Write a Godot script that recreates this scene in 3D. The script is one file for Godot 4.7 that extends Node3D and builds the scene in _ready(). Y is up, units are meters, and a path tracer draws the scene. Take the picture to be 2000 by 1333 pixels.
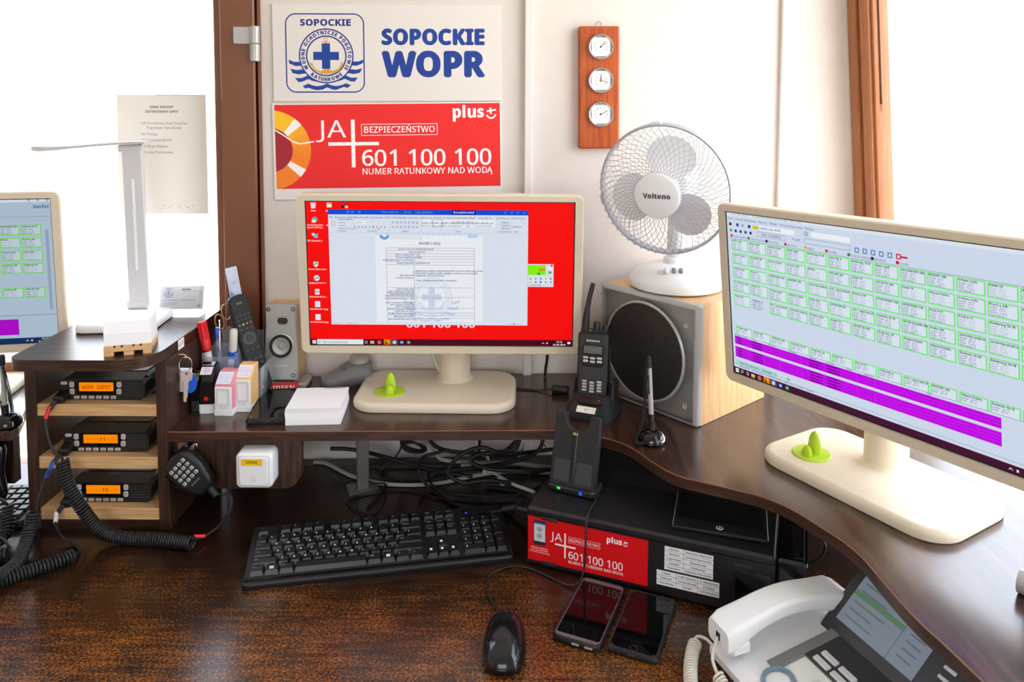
extends Node3D

# Radio room of a beach rescue station. Metres, y up. The desk top is at 0.75, the raised shelf at 0.937.
const S := 0.937
const D := 0.75
const T := 1.09
const WALL_TURN := 0.0454

var M := {}
var taken := {}
var fonts := {}
var glyphs := {}
var meshes := {}


func _ready() -> void:
	view_and_light()
	make_materials()
	build_room()
	build_desk()
	build_wall_things()
	build_monitors()
	build_sound()
	build_radios()
	build_cabinet_top()
	build_shelf_things()
	build_organiser()
	build_desk_things()
	build_left_place()
	build_cables()


func view_and_light() -> void:
	var cam := Camera3D.new()
	cam.name = "camera"
	add_child(cam)
	cam.position = Vector3(0, 1.537, 0)
	cam.basis = Basis(Vector3.RIGHT, -0.06475) * Basis(Vector3.BACK, 0.00384)
	cam.projection = Camera3D.PROJECTION_FRUSTUM
	cam.near = 0.05
	cam.far = 400.0
	cam.size = 0.05 * 1333.0 / 1480.0
	cam.frustum_offset = Vector2(0.0, -0.05 * 367.7 / 1480.0)
	cam.current = true
	var we := WorldEnvironment.new()
	we.name = "environment"
	var e := Environment.new()
	e.background_mode = Environment.BG_SKY
	e.tonemap_mode = Environment.TONE_MAPPER_LINEAR
	e.tonemap_exposure = 1.0
	e.sdfgi_enabled = true
	e.ssao_enabled = true
	e.ssil_enabled = true
	var sm := ProceduralSkyMaterial.new()
	sm.sky_top_color = Color(0.88, 0.93, 1.0)
	sm.sky_horizon_color = Color(1.0, 0.985, 0.96)
	sm.ground_horizon_color = Color(0.95, 0.92, 0.87)
	sm.ground_bottom_color = Color(0.85, 0.80, 0.72)
	sm.energy_multiplier = 8.0
	var sky := Sky.new()
	sky.sky_material = sm
	e.sky = sky
	we.environment = e
	add_child(we)


# ------------------------------------------------------------------ nodes
func V(x: float, y: float, z: float) -> Vector3:
	return Vector3(x, y, z)


func at(x: float, y: float, z: float, ry := 0.0, rx := 0.0, rz := 0.0) -> Transform3D:
	return Transform3D(Basis(Vector3.UP, deg_to_rad(ry)) * Basis(Vector3.RIGHT, deg_to_rad(rx)) * Basis(Vector3.BACK, deg_to_rad(rz)), Vector3(x, y, z))


func flat(x: float, y: float, z: float, ry := 0.0) -> Transform3D:   # an outline drawn in x, y laid flat: its y runs away from the viewer, its thickness up
	return at(x, y, z, ry, -90.0)


func on_wall(x: float, y: float, out := 0.0, rz := 0.0) -> Transform3D:   # a place on the back wall, which turns away a little to the right
	var z := -1.635 - (x + 0.436) * tan(WALL_TURN)
	var b := Basis(Vector3.UP, WALL_TURN)
	return Transform3D(b * Basis(Vector3.BACK, deg_to_rad(rz)), Vector3(x, y, z) + b.z * out)


func numbered(called: String) -> String:
	var n: int = taken.get(called, -1) + 1
	taken[called] = n
	return called if n == 0 else "%s_%03d" % [called, n]


func tag(o: Node, label: String, category := "", group := "", kind := "") -> void:
	if label: o.set_meta("label", label)
	if category: o.set_meta("category", category)
	if group: o.set_meta("group", group)
	if kind: o.set_meta("kind", kind)


func thing(called: String, label: String, category: String, xf := Transform3D(), group := "") -> Node3D:
	var o := Node3D.new()
	o.name = numbered(called)
	add_child(o)
	o.transform = xf
	tag(o, label, category, group)
	return o


func part(parent: Node, called: String, st: SurfaceTool, m: Material, xf := Transform3D(), label := "") -> MeshInstance3D:
	st.generate_normals()
	var o := MeshInstance3D.new()
	o.mesh = st.commit()
	o.material_override = m
	o.name = called if parent != self else numbered(called)
	parent.add_child(o, true)
	o.transform = xf
	if label: o.set_meta("label", label)
	return o


func same(parent: Node, called: String, mesh: Mesh, m: Material, xf := Transform3D()) -> MeshInstance3D:   # a piece that shares its mesh with others
	var o := MeshInstance3D.new()
	o.mesh = mesh
	o.material_override = m
	o.name = called
	parent.add_child(o, true)
	o.transform = xf
	return o


func solo(called: String, label: String, category: String, st: SurfaceTool, m: Material, xf := Transform3D(), group := "") -> MeshInstance3D:
	var o := part(self, called, st, m, xf)
	tag(o, label, category, group)
	return o


func struct(called: String, st: SurfaceTool, m: Material, xf := Transform3D(), label := "") -> MeshInstance3D:
	var o := part(self, called, st, m, xf)
	tag(o, label, "", "", "structure")
	return o


func group_struct(called: String, label := "", xf := Transform3D()) -> Node3D:
	var o := Node3D.new()
	o.name = numbered(called)
	add_child(o)
	o.transform = xf
	tag(o, label, "", "", "structure")
	return o


# ------------------------------------------------------------------ shapes
func mb() -> SurfaceTool:
	var st := SurfaceTool.new()
	st.begin(Mesh.PRIMITIVE_TRIANGLES)
	return st


func tri(st: SurfaceTool, a: Vector3, b: Vector3, c: Vector3) -> void:
	st.add_vertex(a); st.add_vertex(b); st.add_vertex(c)


func rr(w: float, h: float, r: float, n := 4) -> PackedVector2Array:   # rounded rectangle, counter-clockwise
	var p := PackedVector2Array()
	var x := w / 2.0
	var y := h / 2.0
	if r <= 0.0:
		return PackedVector2Array([Vector2(-x, -y), Vector2(x, -y), Vector2(x, y), Vector2(-x, y)])
	var cs := [Vector2(x - r, -y + r), Vector2(x - r, y - r), Vector2(-x + r, y - r), Vector2(-x + r, -y + r)]
	for k in 4:
		for i in n + 1:
			var a := -PI / 2 + PI / 2 * (k + float(i) / n)
			p.append(cs[k] + Vector2(cos(a), sin(a)) * r)
	return p


func disc(r: float, n := 24, ry := -1.0) -> PackedVector2Array:
	var p := PackedVector2Array()
	for i in n:
		p.append(Vector2(cos(TAU * i / n) * r, sin(TAU * i / n) * (r if ry < 0.0 else ry)))
	return p


func inset(p: PackedVector2Array, d: float) -> PackedVector2Array:
	if d == 0.0:
		return p
	var q := PackedVector2Array()
	var n := p.size()
	for i in n:
		var e0 := (p[i] - p[(i + n - 1) % n]).normalized()
		var e1 := (p[(i + 1) % n] - p[i]).normalized()
		var nn := Vector2(e0.y, -e0.x) + Vector2(e1.y, -e1.x)
		var l := nn.length()
		nn = nn / l if l > 0.001 else Vector2(e0.y, -e0.x)
		q.append(p[i] - nn * d / maxf(0.4, l / 2.0))
	return q


func loft(st: SurfaceTool, rings: Array, cap0 := true, cap1 := true, smooth := true, xf := Transform3D()) -> void:   # rings run counter-clockwise seen from the end they climb towards
	var n: int = rings[0].size()
	st.set_smooth_group(1 if smooth else -1)
	for k in rings.size() - 1:
		for i in n:
			var j := (i + 1) % n
			var a: Vector3 = xf * rings[k][i]
			var b: Vector3 = xf * rings[k][j]
			var c: Vector3 = xf * rings[k + 1][j]
			var d: Vector3 = xf * rings[k + 1][i]
			tri(st, a, d, c)
			tri(st, a, c, b)
	st.set_smooth_group(-1)
	for e in 2:
		if (cap0 if e == 0 else cap1):
			var ring: Array = Array(rings[0] if e == 0 else rings[-1])
			var m := Vector3.ZERO
			for v in ring: m += v / n
			for i in n:
				var a2: Vector3 = xf * ring[i]
				var b2: Vector3 = xf * ring[(i + 1) % n]
				if e == 0: tri(st, a2, b2, xf * m)
				else: tri(st, b2, a2, xf * m)


func ring3(p: PackedVector2Array, z: float) -> PackedVector3Array:
	var q := PackedVector3Array()
	for v in p: q.append(Vector3(v.x, v.y, z))
	return q


func slab(st: SurfaceTool, p: PackedVector2Array, z0: float, z1: float, bev := 0.0, xf := Transform3D(), steps := 1, back := -1.0) -> void:   # an outline pushed out along z, its edges bevelled or rounded
	var b0 := bev if back < 0.0 else back
	var rings := []
	if b0 > 0.0:
		for k in steps:
			var a := PI / 2 * k / steps
			rings.append([b0 * (1.0 - sin(a)), z0 + b0 * (1.0 - cos(a))])
	rings.append([0.0, z0 + b0])
	rings.append([0.0, z1 - bev])
	if bev > 0.0:
		for k in steps:
			var a := PI / 2 * (k + 1) / steps
			rings.append([bev * (1.0 - cos(a)), z1 - bev * (1.0 - sin(a))])
	var n := p.size()
	var prev := PackedVector3Array()
	for k in rings.size():
		var now := ring3(inset(p, rings[k][0]), rings[k][1])
		if k:
			st.set_smooth_group((1 if steps > 1 else 1 + k) if n > 8 else -1)
			for i in n:
				var j := (i + 1) % n
				tri(st, xf * prev[i], xf * now[i], xf * now[j])
				tri(st, xf * prev[i], xf * now[j], xf * prev[j])
		prev = now
	st.set_smooth_group(-1)
	for e in 2:
		var q := inset(p, rings[0][0] if e == 0 else rings[-1][0])
		var z: float = z0 if e == 0 else z1
		var ix := Geometry2D.triangulate_polygon(q)
		for t in range(0, ix.size(), 3):
			var a := q[ix[t]]
			var b := q[ix[t + 1]]
			var c := q[ix[t + 2]]
			if ((b - a).cross(c - a) > 0.0) == (e == 1):
				var s := b
				b = c
				c = s
			tri(st, xf * Vector3(a.x, a.y, z), xf * Vector3(b.x, b.y, z), xf * Vector3(c.x, c.y, z))


func box(st: SurfaceTool, c: Vector3, s: Vector3, bev := 0.0, xf := Transform3D()) -> void:
	slab(st, rr(s.x, s.y, bev, 1), -s.z / 2, s.z / 2, bev, xf * Transform3D(Basis(), c))


func boxed(s: Vector3, bev := 0.0, c := Vector3.ZERO) -> SurfaceTool:
	var st := mb()
	box(st, c, s, bev)
	return st


func slabbed(p: PackedVector2Array, z0: float, z1: float, bev := 0.0, steps := 1, back := -1.0) -> SurfaceTool:
	var st := mb()
	slab(st, p, z0, z1, bev, Transform3D(), steps, back)
	return st


func lathe(st: SurfaceTool, prof: Array, seg := 28, xf := Transform3D()) -> void:   # prof: [radius, height] from the bottom up; corners over 35 degrees stay sharp
	var sg := 1
	for k in prof.size() - 1:
		if k > 0:
			var u := Vector2(prof[k][0] - prof[k - 1][0], prof[k][1] - prof[k - 1][1])
			var w := Vector2(prof[k + 1][0] - prof[k][0], prof[k + 1][1] - prof[k][1])
			if absf(u.angle_to(w)) > 0.62: sg += 1
		st.set_smooth_group(sg)
		for i in seg:
			var a0 := TAU * i / seg
			var a1 := TAU * (i + 1) / seg
			var lo: float = prof[k][0]
			var hi: float = prof[k + 1][0]
			var a := xf * Vector3(cos(a0) * lo, prof[k][1], -sin(a0) * lo)
			var b := xf * Vector3(cos(a1) * lo, prof[k][1], -sin(a1) * lo)
			var c := xf * Vector3(cos(a1) * hi, prof[k + 1][1], -sin(a1) * hi)
			var d := xf * Vector3(cos(a0) * hi, prof[k + 1][1], -sin(a0) * hi)
			if hi > 0.00001: tri(st, a, d, c)
			if lo > 0.00001: tri(st, a, c, b)


func lathed(prof: Array, seg := 28) -> SurfaceTool:
	var st := mb()
	lathe(st, prof, seg)
	return st


func soft(pts: Array, step := 0.006) -> PackedVector3Array:   # a smooth line through points
	var cu := Curve3D.new()
	cu.bake_interval = step
	for i in pts.size():
		var t: Vector3 = (pts[mini(i + 1, pts.size() - 1)] - pts[maxi(i - 1, 0)]) / 6.0
		cu.add_point(pts[i], -t, t)
	return cu.get_baked_points()


func frames(p: PackedVector3Array) -> Array:
	var out := []
	var up := Vector3(0.31, 0.9, 0.17)
	for i in p.size():
		var d := (p[mini(i + 1, p.size() - 1)] - p[maxi(i - 1, 0)]).normalized()
		var x := up.cross(d)
		x = x.normalized() if x.length() > 0.0001 else Vector3.RIGHT
		up = d.cross(x)
		out.append(Basis(x, up, d))
	return out


func tube(st: SurfaceTool, p: PackedVector3Array, r: Variant, sides := 7, xf := Transform3D()) -> void:
	var f := frames(p)
	var rings := []
	for i in p.size():
		var rad: float = r if r is float else r[i]
		var ring := PackedVector3Array()
		for k in sides:
			ring.append(p[i] + f[i] * Vector3(cos(TAU * k / sides) * rad, sin(TAU * k / sides) * rad, 0))
		rings.append(ring)
	loft(st, rings, true, true, true, xf)


func tubed(pts: Array, r: Variant, sides := 7, step := 0.006) -> SurfaceTool:
	var st := mb()
	tube(st, soft(pts, step), r, sides)
	return st


func straight(a: Vector3, b: Vector3, r: float, sides := 10) -> SurfaceTool:
	var st := mb()
	tube(st, PackedVector3Array([a, b]), r, sides)
	return st


func coil(pts: Array, big: float, wire: float, pitch: float, sides := 6) -> SurfaceTool:
	var p := soft(pts, pitch / 14.0)
	var f := frames(p)
	var q := PackedVector3Array()
	var run := 0.0
	for i in p.size():
		if i: run += p[i].distance_to(p[i - 1])
		var a := TAU * run / pitch
		q.append(p[i] + f[i] * Vector3(cos(a) * big, sin(a) * big, 0))
	var st := mb()
	tube(st, q, wire, sides)
	return st


func quad(w: float, h: float) -> SurfaceTool:   # a printed face looking along +z
	var st := mb()
	var c := [Vector3(-w / 2, h / 2, 0), Vector3(w / 2, h / 2, 0), Vector3(w / 2, -h / 2, 0), Vector3(-w / 2, -h / 2, 0)]
	var u := [Vector2(0, 0), Vector2(1, 0), Vector2(1, 1), Vector2(0, 1)]
	for k in [0, 1, 2, 0, 2, 3]:
		st.set_uv(u[k])
		st.set_normal(Vector3.BACK)
		st.add_vertex(c[k])
	return st


func border(w: float, h: float, r: float, iw: float, ih: float, t: float, deep: float, off := Vector2.ZERO, bev := 0.003) -> SurfaceTool:   # a frame with a hole
	var st := mb()
	var o := rr(w, h, r, 5)
	var i := rr(iw, ih, 0.0008, 5)
	for k in i.size(): i[k] += off
	loft(st, [ring3(o, 0), ring3(o, t - bev)], true, false)
	loft(st, [ring3(o, t - bev), ring3(inset(o, bev), t)], false, false, false)
	loft(st, [ring3(inset(o, bev), t), ring3(i, t)], false, false, false)
	loft(st, [ring3(i, t), ring3(i, t - deep)], false, false, false)
	return st


func letters(s: String, cap: float, bold := false, al := 0.5, xf := Transform3D(), into: SurfaceTool = null, sx := 1.0) -> SurfaceTool:   # flat lettering as faces in x, y
	var st := into if into else mb()
	var g := glyph(s, "b" if bold else "r")
	st.set_smooth_group(-1)
	for k in range(0, g.t.size(), 3):
		var v := []
		for j in 3:
			var q: Vector2 = g.t[k + j]
			v.append(xf * Vector3((q.x - g.w * al) * cap * sx, q.y * cap, 0))
		if (g.t[k + 1] - g.t[k]).cross(g.t[k + 2] - g.t[k]) > 0.0: tri(st, v[0], v[2], v[1])
		else: tri(st, v[0], v[1], v[2])
	return st


# ------------------------------------------------------------------ drawing on pictures
func glyph(s: String, face := "r") -> Dictionary:   # outline triangles of a line of text: capital height 1, baseline 0
	var key := face + s
	if glyphs.has(key): return glyphs[key]
	if fonts.is_empty():
		for f in [["r", "Droid Sans", 400], ["b", "Droid Sans", 700], ["m", "Droid Sans Mono", 400], ["s", "Droid Serif", 700]]:
			var sf := SystemFont.new()
			sf.font_names = PackedStringArray([f[1]])
			sf.font_weight = f[2]
			fonts[f[0]] = sf
		for f in ["r", "b", "m", "s"]:
			var h := raw_text("H", f)
			var lo := 1e9
			var hi := -1e9
			for v in h:
				lo = minf(lo, v.y)
				hi = maxf(hi, v.y)
			fonts[f + "lo"] = lo
			fonts[f + "cap"] = hi - lo
	var t := raw_text(s, face)
	var x0 := 1e9
	var x1 := -1e9
	for k in t.size():
		t[k] = Vector2(t[k].x, t[k].y - fonts[face + "lo"]) / fonts[face + "cap"]
		x0 = minf(x0, t[k].x)
		x1 = maxf(x1, t[k].x)
	for k in t.size(): t[k].x -= x0
	var out := {"t": t, "w": maxf(0.0, x1 - x0)}
	glyphs[key] = out
	return out


func raw_text(s: String, face: String) -> PackedVector2Array:
	var tm := TextMesh.new()
	tm.font = fonts[face]
	tm.font_size = 48
	tm.pixel_size = 0.01
	tm.depth = 0.0
	tm.curve_step = 3.0
	tm.text = s
	tm.horizontal_alignment = HORIZONTAL_ALIGNMENT_LEFT
	tm.vertical_alignment = VERTICAL_ALIGNMENT_TOP
	var out := PackedVector2Array()
	var a := tm.get_mesh_arrays()
	if a.is_empty() or a[Mesh.ARRAY_VERTEX] == null: return out
	var vs: PackedVector3Array = a[Mesh.ARRAY_VERTEX]
	var nn: PackedVector3Array = a[Mesh.ARRAY_NORMAL]
	var ix: PackedInt32Array = a[Mesh.ARRAY_INDEX]
	for k in range(0, ix.size(), 3):
		if nn[ix[k]].z < 0.5: continue
		for j in 3: out.append(Vector2(vs[ix[k + j]].x, vs[ix[k + j]].y))
	return out


func picture(w: int, h: int, c: Color) -> Image:
	var im := Image.create(w, h, false, Image.FORMAT_RGB8)
	im.fill(c)
	return im


func ink(im: Image, a: Vector2, b: Vector2, c: Vector2, col: Color) -> void:   # one filled triangle
	var y0 := maxi(0, ceili(minf(a.y, minf(b.y, c.y)) - 0.5))
	var y1 := mini(im.get_height() - 1, floori(maxf(a.y, maxf(b.y, c.y)) - 0.5))
	var e := [a, b, c]
	for y in range(y0, y1 + 1):
		var fy := y + 0.5
		var x0 := 1e9
		var x1 := -1e9
		for k in 3:
			var p: Vector2 = e[k]
			var q: Vector2 = e[(k + 1) % 3]
			if (p.y <= fy) != (q.y <= fy):
				var x := p.x + (q.x - p.x) * (fy - p.y) / (q.y - p.y)
				x0 = minf(x0, x)
				x1 = maxf(x1, x)
		var i0 := maxi(0, ceili(x0 - 0.5))
		var i1 := mini(im.get_width() - 1, floori(x1 - 0.5))
		if i1 >= i0: im.fill_rect(Rect2i(i0, y, i1 - i0 + 1, 1), col)


func shape(im: Image, p: PackedVector2Array, col: Color) -> void:
	var ix := Geometry2D.triangulate_polygon(p)
	for k in range(0, ix.size(), 3): ink(im, p[ix[k]], p[ix[k + 1]], p[ix[k + 2]], col)


func rect(im: Image, x: float, y: float, w: float, h: float, col: Color) -> void:
	im.fill_rect(Rect2i(roundi(x), roundi(y), maxi(1, roundi(w)), maxi(1, roundi(h))), col)


func outline(im: Image, x: float, y: float, w: float, h: float, t: float, col: Color) -> void:
	rect(im, x, y, w, t, col)
	rect(im, x, y + h - t, w, t, col)
	rect(im, x, y, t, h, col)
	rect(im, x + w - t, y, t, h, col)


func stroke(im: Image, a: Vector2, b: Vector2, w: float, col: Color) -> void:
	var n := (b - a).orthogonal().normalized() * w / 2
	ink(im, a + n, b + n, b - n, col)
	ink(im, a + n, b - n, a - n, col)


func arc(im: Image, c: Vector2, r0: float, r1: float, a0: float, a1: float, col: Color, n := 60) -> void:
	for i in n:
		var t0 := a0 + (a1 - a0) * i / n
		var t1 := a0 + (a1 - a0) * (i + 1) / n
		var u := Vector2(cos(t0), sin(t0))
		var v := Vector2(cos(t1), sin(t1))
		ink(im, c + u * r0, c + u * r1, c + v * r1, col)
		if r0 > 0.0: ink(im, c + u * r0, c + v * r1, c + v * r0, col)


func ball(im: Image, x: float, y: float, r: float, col: Color) -> void:
	arc(im, Vector2(x, y), 0, r, 0, TAU, col, 24)


func words(im: Image, s: String, x: float, y: float, cap: float, col: Color, face := "r", al := 0.0, width := 0.0, turn := 0.0, grow := 0.0, lean := 0.0) -> float:
	var g := glyph(s, face)
	var sx: float = width / (g.w * cap) if width > 0.0 and g.w > 0.0 else 1.0
	var offs := [Vector2.ZERO]
	if grow > 0.0: offs = [Vector2(-grow, 0), Vector2(grow, 0), Vector2(0, -grow), Vector2(0, grow)]
	var rot := Transform2D(turn, Vector2(x, y))
	for o in offs:
		for k in range(0, g.t.size(), 3):
			var v := []
			for j in 3:
				var q: Vector2 = g.t[k + j]
				v.append(rot * (Vector2((q.x - g.w * al) * cap * sx + q.y * cap * lean, -q.y * cap) + o))
			ink(im, v[0], v[1], v[2], col)
	return g.w * cap * sx


func printed(im: Image, rough := 0.5) -> StandardMaterial3D:
	var m := StandardMaterial3D.new()
	m.albedo_texture = ImageTexture.create_from_image(im)
	m.texture_repeat = false
	m.roughness = rough
	return m


func glowing(im: Image, energy: float, rough := 0.25) -> StandardMaterial3D:   # a lit display
	var m := StandardMaterial3D.new()
	m.albedo_color = Color(0.02, 0.02, 0.02)
	m.roughness = rough
	m.metallic_specular = 0.3
	m.emission_enabled = true
	m.emission = Color.BLACK
	m.emission_texture = ImageTexture.create_from_image(im)
	m.emission_energy_multiplier = energy
	m.texture_repeat = false
	return m


# ------------------------------------------------------------------ materials
func paint(c: Color, rough := 0.5, metal := 0.0) -> StandardMaterial3D:
	var m := StandardMaterial3D.new()
	m.albedo_color = c
	m.roughness = rough
	m.metallic = metal
	return m


func rgb8(r: int, g: int, b: int) -> Color:
	return Color(r / 255.0, g / 255.0, b / 255.0)


func noise_tex(freq: float, ramp: Array, seed_at := 1, octaves := 4, size := 512) -> NoiseTexture2D:
	var n := FastNoiseLite.new()
	n.noise_type = FastNoiseLite.TYPE_SIMPLEX_SMOOTH
	n.seed = seed_at
	n.frequency = freq
	n.fractal_octaves = octaves
	var t := NoiseTexture2D.new()
	t.width = size
	t.height = size
	t.seamless = true
	t.noise = n
	var g := Gradient.new()
	g.offsets = PackedFloat32Array([])
	var offs := PackedFloat32Array()
	var cols := PackedColorArray()
	for r in ramp:
		offs.append(r[0])
		cols.append(r[1])
	g.offsets = offs
	g.colors = cols
	t.color_ramp = g
	return t


func grained(tex: Texture2D, scale: Vector3, rough: float, spec := 0.5) -> StandardMaterial3D:
	var m := StandardMaterial3D.new()
	m.albedo_texture = tex
	m.uv1_triplanar = true
	m.uv1_world_triplanar = true
	m.uv1_scale = scale
	m.roughness = rough
	m.metallic_specular = spec
	return m


func make_materials() -> void:
	var dark := noise_tex(0.02, [[0.0, rgb8(34, 20, 13)], [0.4, rgb8(52, 32, 23)], [0.6, rgb8(66, 42, 30)], [1.0, rgb8(90, 59, 43)]], 3, 5)
	M.wenge_z = grained(dark, V(6, 14, 0.4), 0.22, 0.70)
	M.wenge_x = grained(dark, V(0.5, 14, 8), 0.30)
	M.wenge_y = grained(dark, V(10, 0.6, 10), 0.38)
	M.wenge_edge = grained(dark, V(0.9, 16, 0.9), 0.38)
	M.worn_edge = paint(rgb8(128, 78, 52), 0.5)
	var beech := noise_tex(0.02, [[0.0, rgb8(196, 150, 98)], [0.5, rgb8(214, 170, 118)], [1.0, rgb8(228, 190, 142)]], 11, 4)
	M.beech_x = grained(beech, V(0.8, 14, 14), 0.5)
	M.beech_y = grained(beech, V(12, 0.7, 12), 0.45)
	M.raw_board = grained(noise_tex(0.06, [[0.0, rgb8(120, 88, 56)], [0.5, rgb8(176, 138, 92)], [1.0, rgb8(214, 178, 128)]], 15, 4), V(12, 12, 12), 0.8)
	M.cherry = grained(noise_tex(0.02, [[0.0, rgb8(142, 56, 14)], [0.5, rgb8(172, 76, 24)], [1.0, rgb8(192, 94, 36)]], 17, 4), V(12, 0.7, 12), 0.3)
	M.wall = grained(noise_tex(0.03, [[0.0, rgb8(216, 206, 199)], [0.5, rgb8(218, 209, 202)], [1.0, rgb8(220, 211, 204)]], 21, 4), V(1.2, 1.2, 1.2), 0.75, 0.35)
	M.trim = paint(rgb8(222, 215, 210), 0.5)
	M.ceiling = paint(rgb8(240, 238, 234), 0.9)
	M.floor = grained(noise_tex(0.03, [[0.0, rgb8(120, 110, 100)], [1.0, rgb8(150, 140, 128)]], 24), V(1, 1, 1), 0.6)
	M.sand = grained(noise_tex(0.05, [[0.0, rgb8(214, 198, 170)], [1.0, rgb8(236, 224, 200)]], 25), V(0.2, 0.2, 0.2), 0.95)
	M.frame_brown = paint(rgb8(118, 68, 36), 0.4)
	M.sash = grained(noise_tex(0.02, [[0.0, rgb8(150, 90, 50)], [1.0, rgb8(178, 112, 68)]], 27), V(10, 0.6, 10), 0.45)
	var pane := StandardMaterial3D.new()
	pane.transparency = BaseMaterial3D.TRANSPARENCY_ALPHA
	pane.albedo_color = Color(1, 1, 1, 0.04)
	pane.roughness = 0.0
	M.pane = pane
	var acr := StandardMaterial3D.new()
	acr.transparency = BaseMaterial3D.TRANSPARENCY_ALPHA
	acr.albedo_color = Color(0.86, 0.91, 0.96, 0.16)
	acr.roughness = 0.05
	M.acrylic = acr
	var lens := StandardMaterial3D.new()
	lens.transparency = BaseMaterial3D.TRANSPARENCY_ALPHA
	lens.albedo_color = Color(1, 1, 1, 0.03)
	lens.roughness = 0.03
	M.lens = lens
	M.cream = paint(rgb8(214, 201, 178), 0.42)
	M.cream_dim = M.cream
	M.white = paint(rgb8(238, 238, 238), 0.35)
	M.white_matt = paint(rgb8(226, 221, 216), 0.7)
	M.paper = paint(rgb8(240, 239, 240), 0.85)
	M.grey_white = paint(rgb8(214, 216, 220), 0.4)
	M.radio_lit = paint(rgb8(50, 51, 49), 0.34)  # radio black lightened: the window reflection on the tops is painted in
	M.blade = paint(rgb8(236, 235, 237), 0.4)
	M.blade.backlight = Color(0.6, 0.6, 0.6)
	M.contact = paint(rgb8(226, 176, 84), 0.4)
	M.lamp_grey = paint(rgb8(206, 204, 208), 0.4)
	M.lime = paint(rgb8(170, 200, 30), 0.45)
	M.black = paint(rgb8(20, 20, 21), 0.45)
	M.black_matt = paint(rgb8(26, 26, 27), 0.65)
	M.black_gloss = paint(rgb8(12, 12, 13), 0.12)
	M.rubber = paint(rgb8(24, 24, 25), 0.55)
	M.key = paint(rgb8(24, 24, 25), 0.38)
	M.charcoal = paint(rgb8(52, 53, 56), 0.5)
	M.silver = paint(rgb8(176, 174, 171), 0.36, 0.25)
	M.silver_dim = M.silver
	M.fan_wire = paint(rgb8(172, 172, 180), 0.4)
	M.grey_plastic = paint(rgb8(128, 127, 126), 0.45)
	M.chrome = paint(rgb8(210, 210, 212), 0.12, 1.0)
	M.steel = paint(rgb8(150, 148, 145), 0.4, 0.8)
	M.gold = paint(rgb8(200, 150, 60), 0.3, 0.9)
	M.brass = paint(rgb8(196, 164, 120), 0.35, 0.7)
	M.button_grey = paint(rgb8(190, 184, 178), 0.5)
	M.red = paint(rgb8(214, 20, 22), 0.4)
	M.red_dark = paint(rgb8(170, 16, 24), 0.4)
	M.blue = paint(rgb8(20, 80, 190), 0.35)
	M.ink_white = paint(rgb8(225, 225, 225), 0.6)
	M.ink_grey = paint(rgb8(150, 150, 150), 0.6)
	M.ink_dark = paint(rgb8(25, 25, 28), 0.7)
	M.cable_grey = paint(rgb8(176, 170, 156), 0.55)
	M.cable_white = paint(rgb8(214, 208, 196), 0.5)
	M.glass_black = paint(rgb8(7, 7, 8), 0.05)
	M.grille = paint(rgb8(34, 29, 26), 0.6, 0.2)
	M.led_green = glow(Color(0.1, 1.0, 0.25), 1.6)
	M.led_blue = glow(Color(0.1, 0.3, 1.0), 1.8)
	M.lcd_dead = paint(rgb8(84, 90, 76), 0.3)


func glow(c: Color, energy: float) -> StandardMaterial3D:
	var m := paint(c * 0.3, 0.4)
	m.emission_enabled = true
	m.emission = c
	m.emission_energy_multiplier = energy
	return m


# ------------------------------------------------------------------ the room
func inside(n: Node3D, xf: Transform3D) -> Transform3D:   # a place in the room as seen from a thing
	return n.transform.affine_inverse() * xf


func span(a: Vector3, b: Vector3, bev := 0.0) -> SurfaceTool:   # a box between two corners
	return boxed((b - a).abs(), bev, (a + b) / 2)


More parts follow.
